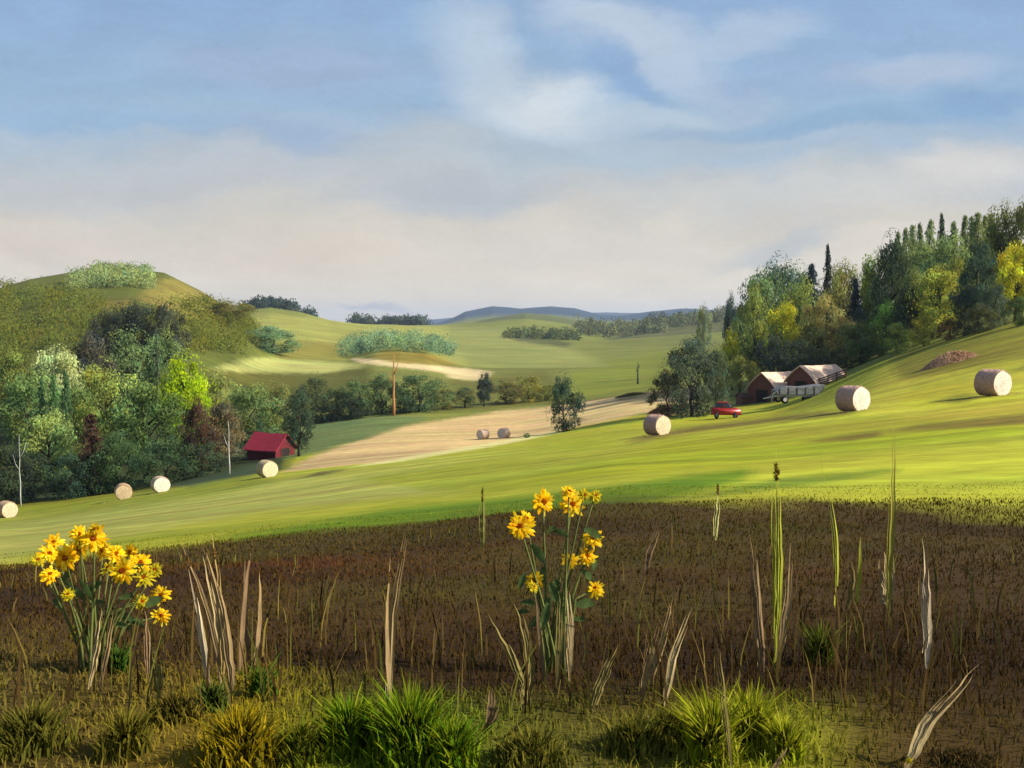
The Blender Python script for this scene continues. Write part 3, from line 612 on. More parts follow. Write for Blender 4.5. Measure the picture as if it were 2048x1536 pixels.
TR = 'trees of the hillside forest on the right'
for a in [
 ('oval', 1508, 184, 572, 76, (112, 122, 62), 'olive green tall tree at the left end of the forest'),
 ('broad', 1560, 200, 512, 110, (82, 104, 84), 'blue-green round crown forming the left top of the forest'),
 ('spruce', 1624, 196, 520, 54, (54, 66, 68), 'dark bluish spruce right of the blue-green crown'),
 ('spire', 1656, 205, 482, 30, (52, 60, 62), 'thin dark spire rising above the bluish spruce'),
 ('broad', 1568, 176, 596, 76, (158, 158, 42), 'yellow tree glowing above the dark bushes behind the barns'),
 ('broad', 1600, 188, 560, 90, (112, 122, 60), 'mid olive tree behind the glowing yellow one'),
 ('bush', 1545, 168, 648, 64, (56, 66, 56), 'dark bush directly behind the left barn roof'),
 ('bush', 1596, 166, 662, 72, (62, 72, 56), 'dark bush directly behind the right barn roof'),
 ('broad', 1645, 180, 590, 76, (134, 126, 72), 'tan olive tree right of the glowing yellow one'),
 ('broad', 1694, 166, 636, 70, (96, 90, 54), 'brownish tree behind the middle hillside bale'),
 ('bush', 1660, 158, 690, 72, (66, 74, 50), 'dark bush left above the middle hillside bale'),
 ('bush', 1724, 156, 672, 66, (70, 88, 50), 'dark green bush right above the middle hillside bale'),
 ('spire', 1712, 186, 552, 40, (48, 58, 60), 'slim blackish column tree in the dip of the forest'),
 ('oval', 1738, 190, 518, 46, (162, 166, 30), 'slender bright yellow-green tree in the dip of the forest'),
 ('bush', 1722, 172, 602, 44, (60, 70, 60), 'dark low tree under the blackish column'),
 ('broad', 1690, 204, 520, 66, (118, 118, 66), 'olive tree behind the blackish column'),
 ('oval', 1786, 170, 466, 78, (66, 80, 54), 'tall dark tree right of the slender bright one'),
 ('oval', 1818, 152, 568, 64, (62, 74, 52), 'dark tree below and right of the tall dark one'),
 ('broad', 1775, 160, 600, 66, (104, 134, 62), 'fresh green tree at the foot of the tall dark one'),
 ('spire', 1884, 186, 420, 32, (70, 86, 60), 'tallest dark spire spruce of the right forest'),
 ('spruce', 1812, 200, 448, 44, (122, 132, 84), 'pale green spruce right behind the tall dark tree'),
 ('spire', 1840, 196, 440, 36, (112, 124, 78), 'pale spruce left of the tallest dark spire by two trees'),
 ('spruce', 1862, 200, 432, 44, (122, 134, 86), 'pale spruce immediately left of the tallest dark spire'),
 ('spruce', 1908, 192, 436, 44, (116, 130, 86), 'pale spruce immediately right of the tallest dark spire'),
 ('spire', 1930, 186, 424, 36, (106, 116, 72), 'olive spruce second to the right of the tallest dark spire'),
 ('spruce', 1956, 180, 418, 48, (112, 120, 70), 'olive spruce above the dark pair of right trees'),
 ('spruce', 1982, 172, 420, 44, (120, 124, 68), 'yellowish spruce on the skyline near the right edge'),
 ('broad', 1880, 148, 532, 104, (142, 144, 58), 'wide olive-yellow tree below the tallest dark spire'),
 ('oval', 1836, 158, 520, 60, (110, 122, 70), 'grey-green tree between the dark tree and the wide olive one'),
 ('oval', 1958, 140, 474, 76, (64, 80, 60), 'tall dark tree right of the wide olive-yellow one'),
 ('bush', 1932, 132, 552, 64, (60, 74, 58), 'dark bushy tree under the tall dark one on the right'),
 ('bush', 1990, 128, 552, 56, (74, 86, 66), 'grey dark tree touching the yellow tree at the right edge'),
 ('broad', 2034, 130, 486, 74, (172, 166, 44), 'bright yellow tree at the right photo edge'),
 ('broad', 2012, 152, 404, 70, (104, 110, 56), 'olive tree high on the skyline above the bright yellow one'),
 ('broad', 2054, 150, 392, 70, (94, 100, 56), 'highest tree crown in the top right of the forest'),
 ('bush', 2044, 120, 588, 60, (70, 84, 44), 'low dark green bush at the right edge under the yellow tree'),
 ('bush', 1902, 134, 628, 44, (112, 92, 58), 'small brownish bush at the forest foot'),
 ('bush', 1848, 142, 618, 50, (132, 132, 56), 'low olive bush left of the small brownish one'),
 ('bush', 1800, 146, 640, 60, (98, 112, 56), 'low green bush where the forest foot meets the meadow'),
 ('broad', 2110, 130, 440, 80, (98, 108, 56), 'forest tree just beyond the right photo edge'),
 ('bush', 1765, 158, 660, 50, (84, 104, 52), 'green bush at the lowest corner of the forest foot'),
 ('bush', 1960, 126, 600, 60, (78, 82, 52), 'dull green low bush between the dark pair of trees'),
]: tree(*a, group=TR)
for a in [
 ('broad', 1525, 196, 540, 90, (104, 124, 78), 'grey-green tree filling the gap left of the blue-green crown'),
 ('broad', 1600, 206, 528, 90, (92, 112, 80), 'soft green crown just right of the blue-green one'),
 ('oval', 1668, 198, 540, 80, (128, 128, 70), 'tan green tree below the thin dark spire'),
 ('broad', 1762, 188, 500, 80, (110, 124, 62), 'green crown between the slender bright tree and the tall dark one'),
 ('broad', 1832, 186, 476, 96, (116, 130, 76), 'soft green crown under the pale spruces'),
 ('broad', 1900, 180, 468, 100, (118, 132, 78), 'soft green crown under the tallest dark spire'),
 ('broad', 1985, 165, 450, 96, (112, 118, 66), 'olive crown between the tall dark tree and the yellow one'),
 ('oval', 1925, 150, 500, 70, (128, 134, 62), 'yellowish olive tree left of the tall dark one'),
 ('spruce', 1796, 205, 456, 40, (104, 118, 78), 'dull green spruce leftmost of the skyline spruces'),
 ('spruce', 1826, 206, 442, 40, (116, 130, 84), 'light spruce on the skyline between two pale ones'),
 ('spruce', 1944, 190, 426, 44, (108, 122, 76), 'green spruce third right of the tallest dark spire'),
 ('spruce', 1970, 184, 424, 44, (116, 124, 72), 'olive spruce fourth right of the tallest dark spire'),
 ('broad', 1722, 160, 640, 80, (100, 112, 60), 'olive green tree closing the forest edge above the middle hillside bale'),
 ('broad', 1625, 174, 640, 70, (104, 108, 60), 'olive tree peeping between the two dark bushes behind the barns'),
]: tree(*a, group=TR)

# bare trunks
def bare_trunk(x, Y, ytop, r, col, label, lean=0.0, name='bare_trunk', cat='tree trunk', forks=2):
    s, t = ray(x, ytop); X = s*Y; z0 = h1(X, Y); hh = t*Y - z0
    rd = random.Random(int(x)); e = empty(name, (X, Y, z0)); tag(e, label, cat)
    bm = bmesh.new(); pts = [(lean*hh*(i/6) + rd.uniform(-.02, .02)*hh*.4, 0, hh*i/6 - (.1 if i == 0 else 0)) for i in range(7)]
    tube(bm, pts, [r*(1-i/7.5) for i in range(7)], 8); o = bm_obj('trunk', bm, BARKOBJ, e, True); o.color = (*A(*col), 1)
    for k in range(forks):
        bm = bmesh.new(); p = Vector(pts[3+k]); a = 1 if k % 2 else -1
        tube(bm, [p, p + Vector((a*hh*.05, 0, hh*.09)), p + Vector((a*hh*.09, .05, hh*.22))], [r*.5, r*.35, r*.1], 6)
        o = bm_obj('branch', bm, BARKOBJ, e, True); o.color = (*A(*col), 1)
bare_trunk(787, 224, 708, .34, (214, 150, 86), 'orange barked bare trunk in the middle of the valley hedge')
bare_trunk(457, 106, 842, .085, (226, 222, 206), 'thin white birch trunk left of the red-roofed shed', name='birch_trunk', forks=1)
bare_trunk(38, 105, 868, .07, (214, 218, 206), 'white dead stem at the left edge of the wood', name='birch_trunk', forks=2)
bare_trunk(313, 212, 645, .3, (64, 68, 58), 'dark straight trunk beneath the right end of the dark hill row', forks=1)
bare_trunk(1276, 300, 722, .3, (70, 86, 74), 'thin dark tree trunk standing in the green meadow left of the farm', forks=2)

# far-off woods that read as one mass
def wood(name, pts, col, nper, cr, lw, label, seed=0, var=.25, up=None):
    """pts: list of (X, Y, extra height); one mass of clumps"""
    rs = np.random.default_rng(seed); P = np.array(pts); Z = H(P[:, 0], P[:, 1]) + P[:, 2]
    C = np.stack([P[:, 0], P[:, 1], Z], 1); R = cr * rs.uniform(.6, 1.25, len(C))
    V, Fc, T = clump_cloud(C, R, nper, lw, lw*2.0, var=var, flat=1.25, rs=rs)
    o = mesh_obj(name, V, Fc, LEAF, tint=T); o.color = (*A(*col, k=TREEK), 1); tag(o, label, 'woodland', kind='stuff'); return o
def scatter_px(poly, n, Y0, Y1, seed, zr=(0, 2)):
    rd = random.Random(seed); out = []; xs = [p[0] for p in poly]; tries = 0
    while len(out) < n and tries < n*200:
        tries += 1; x = rd.uniform(min(xs), max(xs)); Y = rd.uniform(Y0, Y1); s = ray(x, 650)[0]; X = s*Y
        z = h1(X, Y); a, b = project(X, Y, z)
        if inpoly(np.array([a]), np.array([b]), poly)[0]: out.append((X, Y, rd.uniform(*zr)))
    return out
wood('hill_wood', scatter_px([(-250,740),(-250,570),(0,590),(90,570),(150,600),(260,640),(300,630),(380,600),(440,612),(500,645),(520,700),(380,712),(150,700)], 520, 280, 620, 3), (92, 96, 34), 170, 4.2, .42, 'olive green woodland covering the left hillside', 3, .12)
wood('hill_plantation', scatter_px([(150,612),(140,560),(200,545),(300,548),(310,575),(290,604),(200,612)], 120, 420, 600, 5), (122, 134, 82), 130, 3.6, .5, 'pale grey-green plantation on top of the left hill', 5)
wood('mound_wood', scatter_px([(682,716),(700,690),(760,680),(820,680),(880,688),(912,712),(860,712),(790,702),(740,712)], 170, 430, 640, 6, (1, 5)), (110, 130, 92), 130, 3.6, .5, 'blue-green wood covering the low mound beyond the valley hedge', 6)
def ridge_line(x0, x1, Y, n, seed, z=(1, 4), sp=40):
    rd = random.Random(seed); return [(ray(rd.uniform(x0, x1), 650)[0]*(Y), Y + rd.uniform(-sp, sp), rd.uniform(*z)) for _ in range(n)]
wood('skyline_thicket', ridge_line(485, 585, 1030, 60, 8, (1, 7)) + ridge_line(450, 640, 1030, 30, 18, (0, 2)), (58, 70, 58), 70, 5.0, 1.3, 'dark thicket on the skyline right of the left hill', 8)
wood('skyline_thicket', ridge_line(705, 850, 1400, 90, 9, (1, 8)), (62, 74, 60), 70, 6.0, 1.6, 'long dark thicket on the skyline above the mound wood', 9)
wood('far_hedge', ridge_line(1010, 1150, 900, 60, 10, (0, 4)), (84, 92, 54), 60, 4.4, 1.2, 'dark hedge line crossing the far green slope under the blue hills', 10)
wood('far_wood', ridge_line(1160, 1330, 1150, 90, 11, (0, 9), 120) + ridge_line(1300, 1520, 1200, 110, 12, (0, 10), 120), (92, 96, 62), 60, 6.5, 1.6, 'brownish green wood below the blue hills left of the farm', 11)

# ------------------------------------------------------------ farm
WOODRED = mat_simple('dark_red_boards', A(128, 78, 62, 1.1), nscale=3, stretch=(7, 7, .5), noise=.35, bump=.3)
WOODBR = mat_simple('brown_boards', A(112, 74, 52), nscale=3, stretch=(5, 5, .6), noise=.35, bump=.3)
TAN = mat_simple('weathered_tan_roof', A(240, 206, 176, 1.3), nscale=2.2, stretch=(1, 1, 4), noise=.22, bump=.3)
REDROOF = mat_simple('red_roof', A(176, 48, 66), nscale=2.5, stretch=(1, 4, 1), noise=.22, rough=.6, bump=.2)
DARK = mat_simple('dark_opening', A(44, 34, 30), noise=.2)
REDPAINT = mat_simple('red_paint', A(186, 40, 34), rough=.35, noise=.12, nscale=2, spec=.5)
GLASS = mat_simple('car_glass', A(60, 60, 62), rough=.15, noise=.05, spec=.6)
RUBBER = mat_simple('rubber', A(34, 32, 32), noise=.15)
GREY = mat_simple('grey_metal', A(138, 140, 140, .8), rough=.6, noise=.4, nscale=3, bump=.1)
WHITE = mat_simple('white_paint', A(214, 214, 208), rough=.5, noise=.15, nscale=3)
def gable_building(name, loc, rz, W, Ln, he, ha, wallm, roofm, label, cat, over=.35, th=.14, door=True, windows=0, curve=0.0):
    """local: ridge along +Y from the front gable at y=0; x across"""
    e = empty(name, loc, rz); tag(e, label, cat); h = W/2
    bm = bmesh.new()
    prof = [(-h, -.4), (h, -.4), (h, he)] + [(h*(1-i/5), he + (ha-he)*((i/5)**(1-curve*.5))) for i in range(1, 5)] + [(0, ha)] + [(-h*(i/5), he + (ha-he)*((1-i/5)**(1-curve*.5))) for i in range(1, 5)] + [(-h, he)]
    fr = [bm.verts.new((x, 0, z)) for x, z in prof]; bk = [bm.verts.new((x, Ln, z)) for x, z in prof]
    bm.faces.new(fr); bm.faces.new(bk[::-1])
    for i in range(len(prof)): j = (i+1) % len(prof); bm.faces.new((fr[i], bk[i], bk[j], fr[j]))
    bmesh.ops.recalc_face_normals(bm, faces=bm.faces); bm_obj('wall', bm, wallm, e)
    bm = bmesh.new(); k = (h+over)/h
    rp = [(h*k, he - (ha-he)*(k-1) + .03)] + [(h*(1-i/5), he + (ha-he)*((i/5)**(1-curve*.5)) + .03) for i in range(1, 5)] + [(0, ha + .03)]
    rp = rp + [(-x, z) for x, z in rp[-2::-1]]
    ny = 9; g = []
    rd = random.Random(int(W*100))
    for iy in range(ny+1):
        y = -over + (Ln + 2*over)*iy/ny; sag = -.10*math.sin(math.pi*iy/ny)
        g.append(([bm.verts.new((x, y, z+sag*abs(1-abs(x)/h/1.3)+rd.uniform(-.02, .02))) for x, z in rp], [bm.verts.new((x, y, z+th+sag*abs(1-abs(x)/h/1.3)+rd.uniform(-.03, .03))) for x, z in rp]))
    n = len(rp)
    for (l0, u0), (l1, u1) in zip(g, g[1:]):
        for i in range(n-1):
            bm.faces.new((u0[i], u1[i], u1[i+1], u0[i+1])); bm.faces.new((l0[i], l0[i+1], l1[i+1], l1[i]))
        bm.faces.new((l0[0], l1[0], u1[0], u0[0])); bm.faces.new((u0[-1], u1[-1], l1[-1], l0[-1]))
    for q in (g[0], g[-1]):
        for i in range(n-1): bm.faces.new((q[0][i], q[1][i], q[1][i+1], q[0][i+1]))
    bmesh.ops.recalc_face_normals(bm, faces=bm.faces); bm_obj('roof', bm, roofm, e)
    if door:
        bm = bmesh.new(); box(bm, -W*.2, W*.2, -.05, -.003, .0, he*.98); d = bm_obj('door', bm, DARK, e)
        for sx in (-1, 1):
            bm = bmesh.new(); box(bm, sx*W*.2 - .06, sx*W*.2 + .06, -.09, -.053, 0, he*1.0); bm_obj('door_post', bm, WOODBR, e)
    for k_ in range(windows):
        y = Ln*(k_+1)/(windows+1); bm = bmesh.new(); box(bm, h+.003, h+.05, y-.35, y+.35, he*.4, he*.8); bm_obj('window', bm, DARK, e)
    return e
def at(x, Y): s = ray(x, 800)[0]; return (s*Y, Y, h1(s*Y, Y))
b1 = at(1524, 148); gable_building('barn', b1, -math.radians(48), 4.6, 8.5, 1.7, 3.9, WOODRED, TAN, 'left barn with dark red rounded gable and pale tan roof', 'barn', curve=.5, windows=1)
c, s_ = math.cos(-math.radians(48)), math.sin(-math.radians(48))
b2 = (b1[0] + 4.7, b1[1] - 2.0); b2 = (*b2, h1(*b2)); gable_building('barn', b2, -math.radians(50), 4.4, 7.6, 1.7, 3.6, WOODRED, TAN, 'right barn whose tan roof runs towards the middle hillside bale', 'barn', curve=.5, windows=2)
p = at(1478, 150); gable_building('lean_to_shed', p, -math.radians(80), 2.2, 3.6, 1.0, 1.5, WOODRED, WOODBR, 'low dark red lean-to attached left of the barns', 'shed', over=.15, door=False)
p = at(556, 133); gable_building('shed', (p[0]+.8, p[1], p[2]), math.radians(62), 3.6, 4.4, 1.1, 2.75, mat_simple('shed_red', A(120, 34, 44), noise=.2), REDROOF, 'small shed with bright red roof at the edge of the left wood', 'shed', over=.4)
# plank fence running right from the barns
def plank_fence(P0, P1, hgt, label):
    e = empty('plank_fence', (*P0, h1(*P0))); tag(e, label, 'fence'); d = Vector((P1[0]-P0[0], P1[1]-P0[1], 0)); n = int(d.length/1.6)
    rd = random.Random(4); z0 = h1(*P0); prev = None
    for i in range(n+1):
        q = d*(i/n); z = h1(P0[0]+q.x, P0[1]+q.y) - z0
        bm = bmesh.new(); box(bm, q.x-.07, q.x+.07, q.y-.07, q.y+.07, z-.2, z+hgt+.1); bm_obj('post', bm, WOODBR, e)
        if prev:
            for k in range(4):
                bm = bmesh.new(); zz = hgt*(.12 + .26*k)
                vs = [bm.verts.new(c) for c in ((prev[0].x, prev[0].y-.1, prev[1]+zz), (q.x, q.y-.1, z+zz), (q.x, q.y-.1, z+zz+.17), (prev[0].x, prev[0].y-.1, prev[1]+zz+.17))]
                f = bm.faces.new(vs); r = bmesh.ops.extrude_face_region(bm, geom=[f])
                for v in r['geom']:
                    if isinstance(v, bmesh.types.BMVert): v.co.y -= .03
                bmesh.ops.recalc_face_normals(bm, faces=bm.faces); bm_obj('rail', bm, WOODBR, e)
        prev = (q, z)
pf = at(1622, 146); pg = at(1690, 140); plank_fence(pf[:2], pg[:2], 1.1, 'brown plank fence between the right barn and the middle hillside bale')

def wheel(e, x, y, r, wd, hub):
    bm = bmesh.new(); M = Matrix.Translation((x, y, r)) @ Matrix.Rotation(math.pi/2, 4, 'X')
    bmesh.ops.create_cone(bm, cap_ends=True, segments=20, radius1=r, radius2=r, depth=wd, matrix=M)
    bmesh.ops.bevel(bm, geom=[e_ for e_ in bm.edges if len(e_.link_faces) == 2 and e_.calc_face_angle() > 1], offset=r*.12, segments=2, affect='EDGES')
    wo = bm_obj('wheel', bm, RUBBER, e, True)
    bm = bmesh.new(); bmesh.ops.create_cone(bm, cap_ends=True, segments=16, radius1=r*.55, radius2=r*.5, depth=wd+.03, matrix=M); bm_obj('rim', bm, hub, wo)
def extrude_profile(bm, prof, y0, y1, taper=0.0, zt=0):
    a = []
    for y, sg in ((y0, 1), (y1, -1)): a.append([bm.verts.new((x, y + sg*taper*max(0, (z-zt)), z)) for x, z in prof])
    bm.faces.new(a[0]); bm.faces.new(a[1][::-1])
    for i in range(len(prof)): j = (i+1) % len(prof); bm.faces.new((a[0][i], a[1][i], a[1][j], a[0][j]))
    bmesh.ops.recalc_face_normals(bm, faces=bm.faces)
def car(loc, rz, label):
    e = empty('car', loc, rz, (.86, 1, 1.22)); tag(e, label, 'car')
    bm = bmesh.new(); extrude_profile(bm, [(-1.95, .35), (1.95, .35), (2.0, .7), (1.85, .92), (.95, 1.02), (-1.7, 1.06), (-1.98, .9)], -.82, .82)
    bmesh.ops.bevel(bm, geom=bm.edges[:], offset=.07, segments=2, affect='EDGES'); bm_obj('body', bm, REDPAINT, e, True)
    bm = bmesh.new(); extrude_profile(bm, [(-1.5, 1.05), (.95, 1.0), (.35, 1.48), (-1.15, 1.5)], -.76, .76, .25, 1.0)
    bmesh.ops.bevel(bm, geom=bm.edges[:], offset=.04, segments=1, affect='EDGES'); cb = bm_obj('cabin_glass', bm, GLASS, e, True)
    bm = bmesh.new(); extrude_profile(bm, [(-1.2, 1.5), (.36, 1.48), (.25, 1.56), (-1.1, 1.58)], -.64, .64); bm_obj('roof_panel', bm, REDPAINT, e)
    bm = bmesh.new()
    for x in (-.35,): box(bm, x-.05, x+.05, -.772, .772, 1.0, 1.42)
    bm_obj('door_pillar', bm, REDPAINT, e)
    for x in (-1.25, 1.25):
        for y in (-.76, .76): wheel(e, x, y, .34, .2, GREY)
    for y in (-.55, .55):
        bm = bmesh.new(); box(bm, 1.94, 2.03, y-.16, y+.16, .66, .82); bm_obj('headlight', bm, WHITE, e)
    bm = bmesh.new(); box(bm, -2.04, 2.05, -.7, .7, .36, .5); bm_obj('bumper', bm, GREY, e)
p = at(1452, 128); car(p, math.radians(-10), 'red car parked in the field between the dark tree and the barns')
def farm_machine(loc, rz, label):
    e = empty('farm_wagon', loc, rz); tag(e, label, 'farm wagon')
    bm = bmesh.new(); extrude_profile(bm, [(-2.9, 1.0), (2.6, 1.0), (3.3, 2.1), (2.9, 2.25), (.4, 1.95), (-1.8, 2.05), (-3.0, 1.55)], -.85, .85)
    bmesh.ops.bevel(bm, geom=bm.edges[:], offset=.06, segments=1, affect='EDGES'); bm_obj('hopper', bm, GREY, e)
    bm = bmesh.new()
    for y in (-.6, .6): box(bm, -3.1, 2.7, y-.06, y+.06, .78, .995)
    for x in (-2.6, -1.2, .2, 1.6, 2.4): box(bm, x-.06, x+.06, -.53, .53, .8, .98)
    bm_obj('chassis', bm, WHITE, e)
    for x in (-2.5, -1.4, -.3, .8, 1.9):
        bm = bmesh.new(); box(bm, x-.05, x+.05, -.94, -.86, 1.0, 1.9); bm_obj('side_rib', bm, GREY, e)
    bm = bmesh.new(); tube(bm, [(-3.1, -.5, .8), (-4.3, 0, .55)], [.06, .06]); tube(bm, [(-3.1, .5, .8), (-4.3, 0, .55)], [.06, .06]); bm_obj('drawbar', bm, WHITE, e)
    bm = bmesh.new(); tube(bm, [(-3.0, -.9, 1.5), (-3.6, -.95, 1.1), (-3.7, -1.0, .3)], [.12, .1, .06]); bm_obj('feed_arm', bm, GREY, e)
    for x in (-2.0, 1.5):
        for y in (-.95, .95): wheel(e, x, y, .46, .25, WHITE)
p = at(1594, 132); farm_machine(p, math.radians(10), 'grey farm wagon with white frame parked in front of the right barn')

# low heaps
HEAP = mat_leaf('dry_litter', True, .15)
def heap(name, x, Y, wpx, hm, col, label, cat, n=6000):
    s = ray(x, 700)[0]; X = s*Y; z = h1(X, Y); R = wpx/F*Y/2; rs = np.random.default_rng(int(x))
    u = rs.random(n)**.5; a = rs.random(n)*6.283; xx = np.cos(a)*u*R; yy = np.sin(a)*u*R*.6
    zz = H(X+xx, Y+yy) - z + hm*(1-u**2)*rs.uniform(.5, 1.05, n)*(.7+.5*fbm(xx*2+5, yy*2, 3))
    nr = np.stack([xx/R*.6, yy/R*.6, np.ones(n)], 1) + rs.normal(0, .5, (n, 3)); nr /= np.linalg.norm(nr, axis=1, keepdims=True)
    V, Fc, T = dabs(np.stack([xx, yy, zz], 1), nr, R*.035, R*.09, np.clip(rs.normal(1, .2, (n, 1)), .4, 1.6)*np.ones((1, 3)), up=.2, rs=rs)
    o = mesh_obj(name, V, Fc, HEAP, tint=T); o.location = (X, Y, z); o.color = (*A(*col, k=1.3), 1); tag(o, label, cat)
heap('brush_heap', 1898, 98, 112, 1.0, (222, 184, 146), 'pinkish brown heap of dry brush on the upper meadow', 'brush heap')
heap('earth_heap', 1338, 150, 84, .9, (116, 82, 64), 'dark brown heap at the end of the stubble field behind the central bale', 'earth heap')
heap('earth_heap', 1262, 215, 64, .5, (110, 104, 70), 'thin dull heap lying along the far stubble edge', 'earth heap')

# ------------------------------------------------------------ hay bales
BALE = mat_simple('straw', (1, 1, 1), rough=.95, noise=.22, nscale=9, stretch=(1, 1, 1), bump=.5, obj_color=True)
def bale_meshes(seed):
    rd = np.random.default_rng(seed); nseg, nl = 56, 14
    V = []; Fc = []
    for j in range(nl+1):
        x = -.62 + 1.24*j/nl; rr = .70 - .035*(abs(j/nl-.5)*2)**6
        for i in range(nseg):
            a = 2*math.pi*i/nseg; r = rr + rd.normal(0, .010) + .012*math.sin(j*2.7)
            V.append((x, math.cos(a)*r, max(math.sin(a)*r, -.655)))
    for j in range(nl):
        for i in range(nseg): k = (i+1) % nseg; Fc.append((j*nseg+i, j*nseg+k, (j+1)*nseg+k, (j+1)*nseg+i))
    side = (np.array(V), np.array(Fc))
    ends = []
    for sg in (-1, 1):
        V = []; Fc = []; nr = 16
        for q in range(nr+1):
            r = .665*q/nr
            for i in range(nseg):
                a = 2*math.pi*i/nseg; turn = (r/.665*7 + a/(2*math.pi)*sg) % 1
                bulge = .04*(1-(r/.68)**2) + .022*math.sin(turn*2*math.pi) + rd.normal(0, .006)
                V.append((sg*(.615 + bulge), math.cos(a)*max(r, .004), max(math.sin(a)*max(r, .004), -.65)))
        for q in range(nr):
            for i in range(nseg): k = (i+1) % nseg; Fc.append((q*nseg+i, q*nseg+k, (q+1)*nseg+k, (q+1)*nseg+i))
        ends.append((np.array(V), np.array(Fc)))
    # loose straws sticking out
    n = 420; a = rd.random(n)*6.283; x = rd.uniform(-.6, .6, n); r = .70
    C = np.stack([x, np.cos(a)*r, np.maximum(np.sin(a)*r, -.62)], 1); nr = np.stack([rd.normal(0, .6, n), np.cos(a), np.sin(a)], 1); nr /= np.linalg.norm(nr, axis=1, keepdims=True)
    st = dabs(C, rd.normal(size=(n, 3)), .012, .14, np.ones((n, 3)), rs=rd)
    return side, ends, st
_s, _e, _st = bale_meshes(2); BM = None
def bale(x, yb, Y, diam_px, rz, cs, ce, label):
    global BM
    s, t = ray(x, yb); X = s*Y; z = h1(X, Y); sc = diam_px/F*Y/1.4
    e = empty('hay_bale', (X, Y, z + .64*sc), rz, (sc, sc, sc)); tag(e, label, 'hay bale', 'round hay bales on the fields')
    if BM is None:
        Vs = np.concatenate([_s[0], _st[0]]); o1 = mesh_obj('wrapped_side', Vs, [_s[1], _st[1] + len(_s[0])], BALE, smooth=True)
        o2 = mesh_obj('end_face', _e[0][0], _e[0][1], BALE, smooth=True); o3 = mesh_obj('end_face', _e[1][0], _e[1][1], BALE, smooth=True)
        BM = [(o.name.split('.')[0], o.data) for o in (o1, o2, o3)]
        for o in (o1, o2, o3): bpy.data.objects.remove(o)
    e.scale = (sc*.95, sc, sc*rng.uniform(.95, 1.0)); e.rotation_euler[1] = rng.normal(0, .02)
    for nme, me in BM:
        o = bpy.data.objects.new(nme, me); COL.objects.link(o); o.parent = e; o.color = (*A(*(cs if nme == 'wrapped_side' else ce), k=1.25), 1)
SIDE = (198, 160, 142); END = (246, 226, 206)  # pinkish shade of the unlit side is put into the SIDE colour
for a in [
 (1985, 794, 59, 56, -math.radians(62), SIDE, END, 'large pinkish hay bale nearest the right photo edge'),
 (1705, 822, 62, 54, -math.radians(58), SIDE, END, 'hay bale standing just right of the barns'),
 (1314, 874, 73, 44, -math.radians(54), SIDE, (232, 208, 168), 'hay bale in the centre of the green field left of the red car'),
 (966, 881, 140, 21, math.radians(40), (206, 178, 150), (236, 222, 206), 'left one of two small bales on the stubble field'),
 (1008, 879, 141, 21, math.radians(50), (206, 178, 150), (236, 222, 206), 'right one of two small bales on the stubble field'),
 (534, 960, 84, 36, -math.radians(50), (200, 178, 138), (222, 208, 168), 'pale greenish bale in front of the red-roofed shed'),
 (321, 994, 90, 34, -math.radians(58), (206, 180, 150), (242, 228, 204), 'whitest bale with swirled end right of its near twin on the left field'),
 (247, 1004, 88, 33, -math.radians(66), (194, 162, 122), (214, 188, 146), 'dull tan bale left of the whitest one on the left field'),
 (14, 1042, 88, 34, -math.radians(40), (198, 164, 132), (218, 196, 160), 'hay bale cut by the left photo edge'),
]: bale(*a)

def straw_litter():
    rs = np.random.default_rng(44); C = []
    for o in COL.objects:
        if o.name.startswith('hay_bale'):
            n = 160; C.append(np.stack([o.location.x + rs.normal(0, .9, n), o.location.y + rs.normal(0, .8, n)], 1))
    C = np.concatenate(C); P = np.stack([C[:, 0], C[:, 1], H(C[:, 0], C[:, 1]) + .02], 1); nr = rs.normal(0, .5, P.shape) + np.array([0, 0, 1]); nr /= np.linalg.norm(nr, axis=1, keepdims=True)
    V, Fc, T = dabs(P, nr, .03, .22, np.array(A(206, 184, 128))[None]*rs.uniform(.7, 1.3, (len(P), 1)), up=0, rs=rs)
    tag(mesh_obj('straw_litter', V, Fc, GRASS, tint=T), 'loose straw scattered in the grass around the hay bales', 'straw', kind='stuff')
straw_litter()

# ------------------------------------------------------------ foreground grasses
def blades(X, Y, Z, hgt, wid, lean, tint, rs, droop=.35):
    n = len(X); a = rs.random(n)*6.283; dx = np.cos(a); dy = np.sin(a); fx = -dy; fy = dx
    lx = lean*rs.normal(0, 1, n)*hgt; ly = lean*rs.normal(0, 1, n)*hgt
    lv = []
    for q, (u, wk) in enumerate(((0, 1), (.45, .85), (.8, .5), (1, 0))):
        cx = X + lx*u**1.8; cy = Y + ly*u**1.8; cz = Z + hgt*(u - droop*lean*u**2) - (.03 if q == 0 else 0)
        if wk > 0:
            lv.append(np.stack([cx-dx*wid*wk/2, cy-dy*wid*wk/2, cz], 1)); lv.append(np.stack([cx+dx*wid*wk/2, cy+dy*wid*wk/2, cz], 1))
        else: lv.append(np.stack([cx, cy, cz], 1))
    V = np.stack(lv, 1).reshape(-1, 3); b = np.arange(n)*7
    Q = np.concatenate([np.stack([b, b+1, b+3, b+2], 1), np.stack([b+2, b+3, b+5, b+4], 1)]); T3 = np.stack([b+4, b+5, b+6], 1)
    return V, [Q, T3], np.repeat(tint, 7, axis=0)
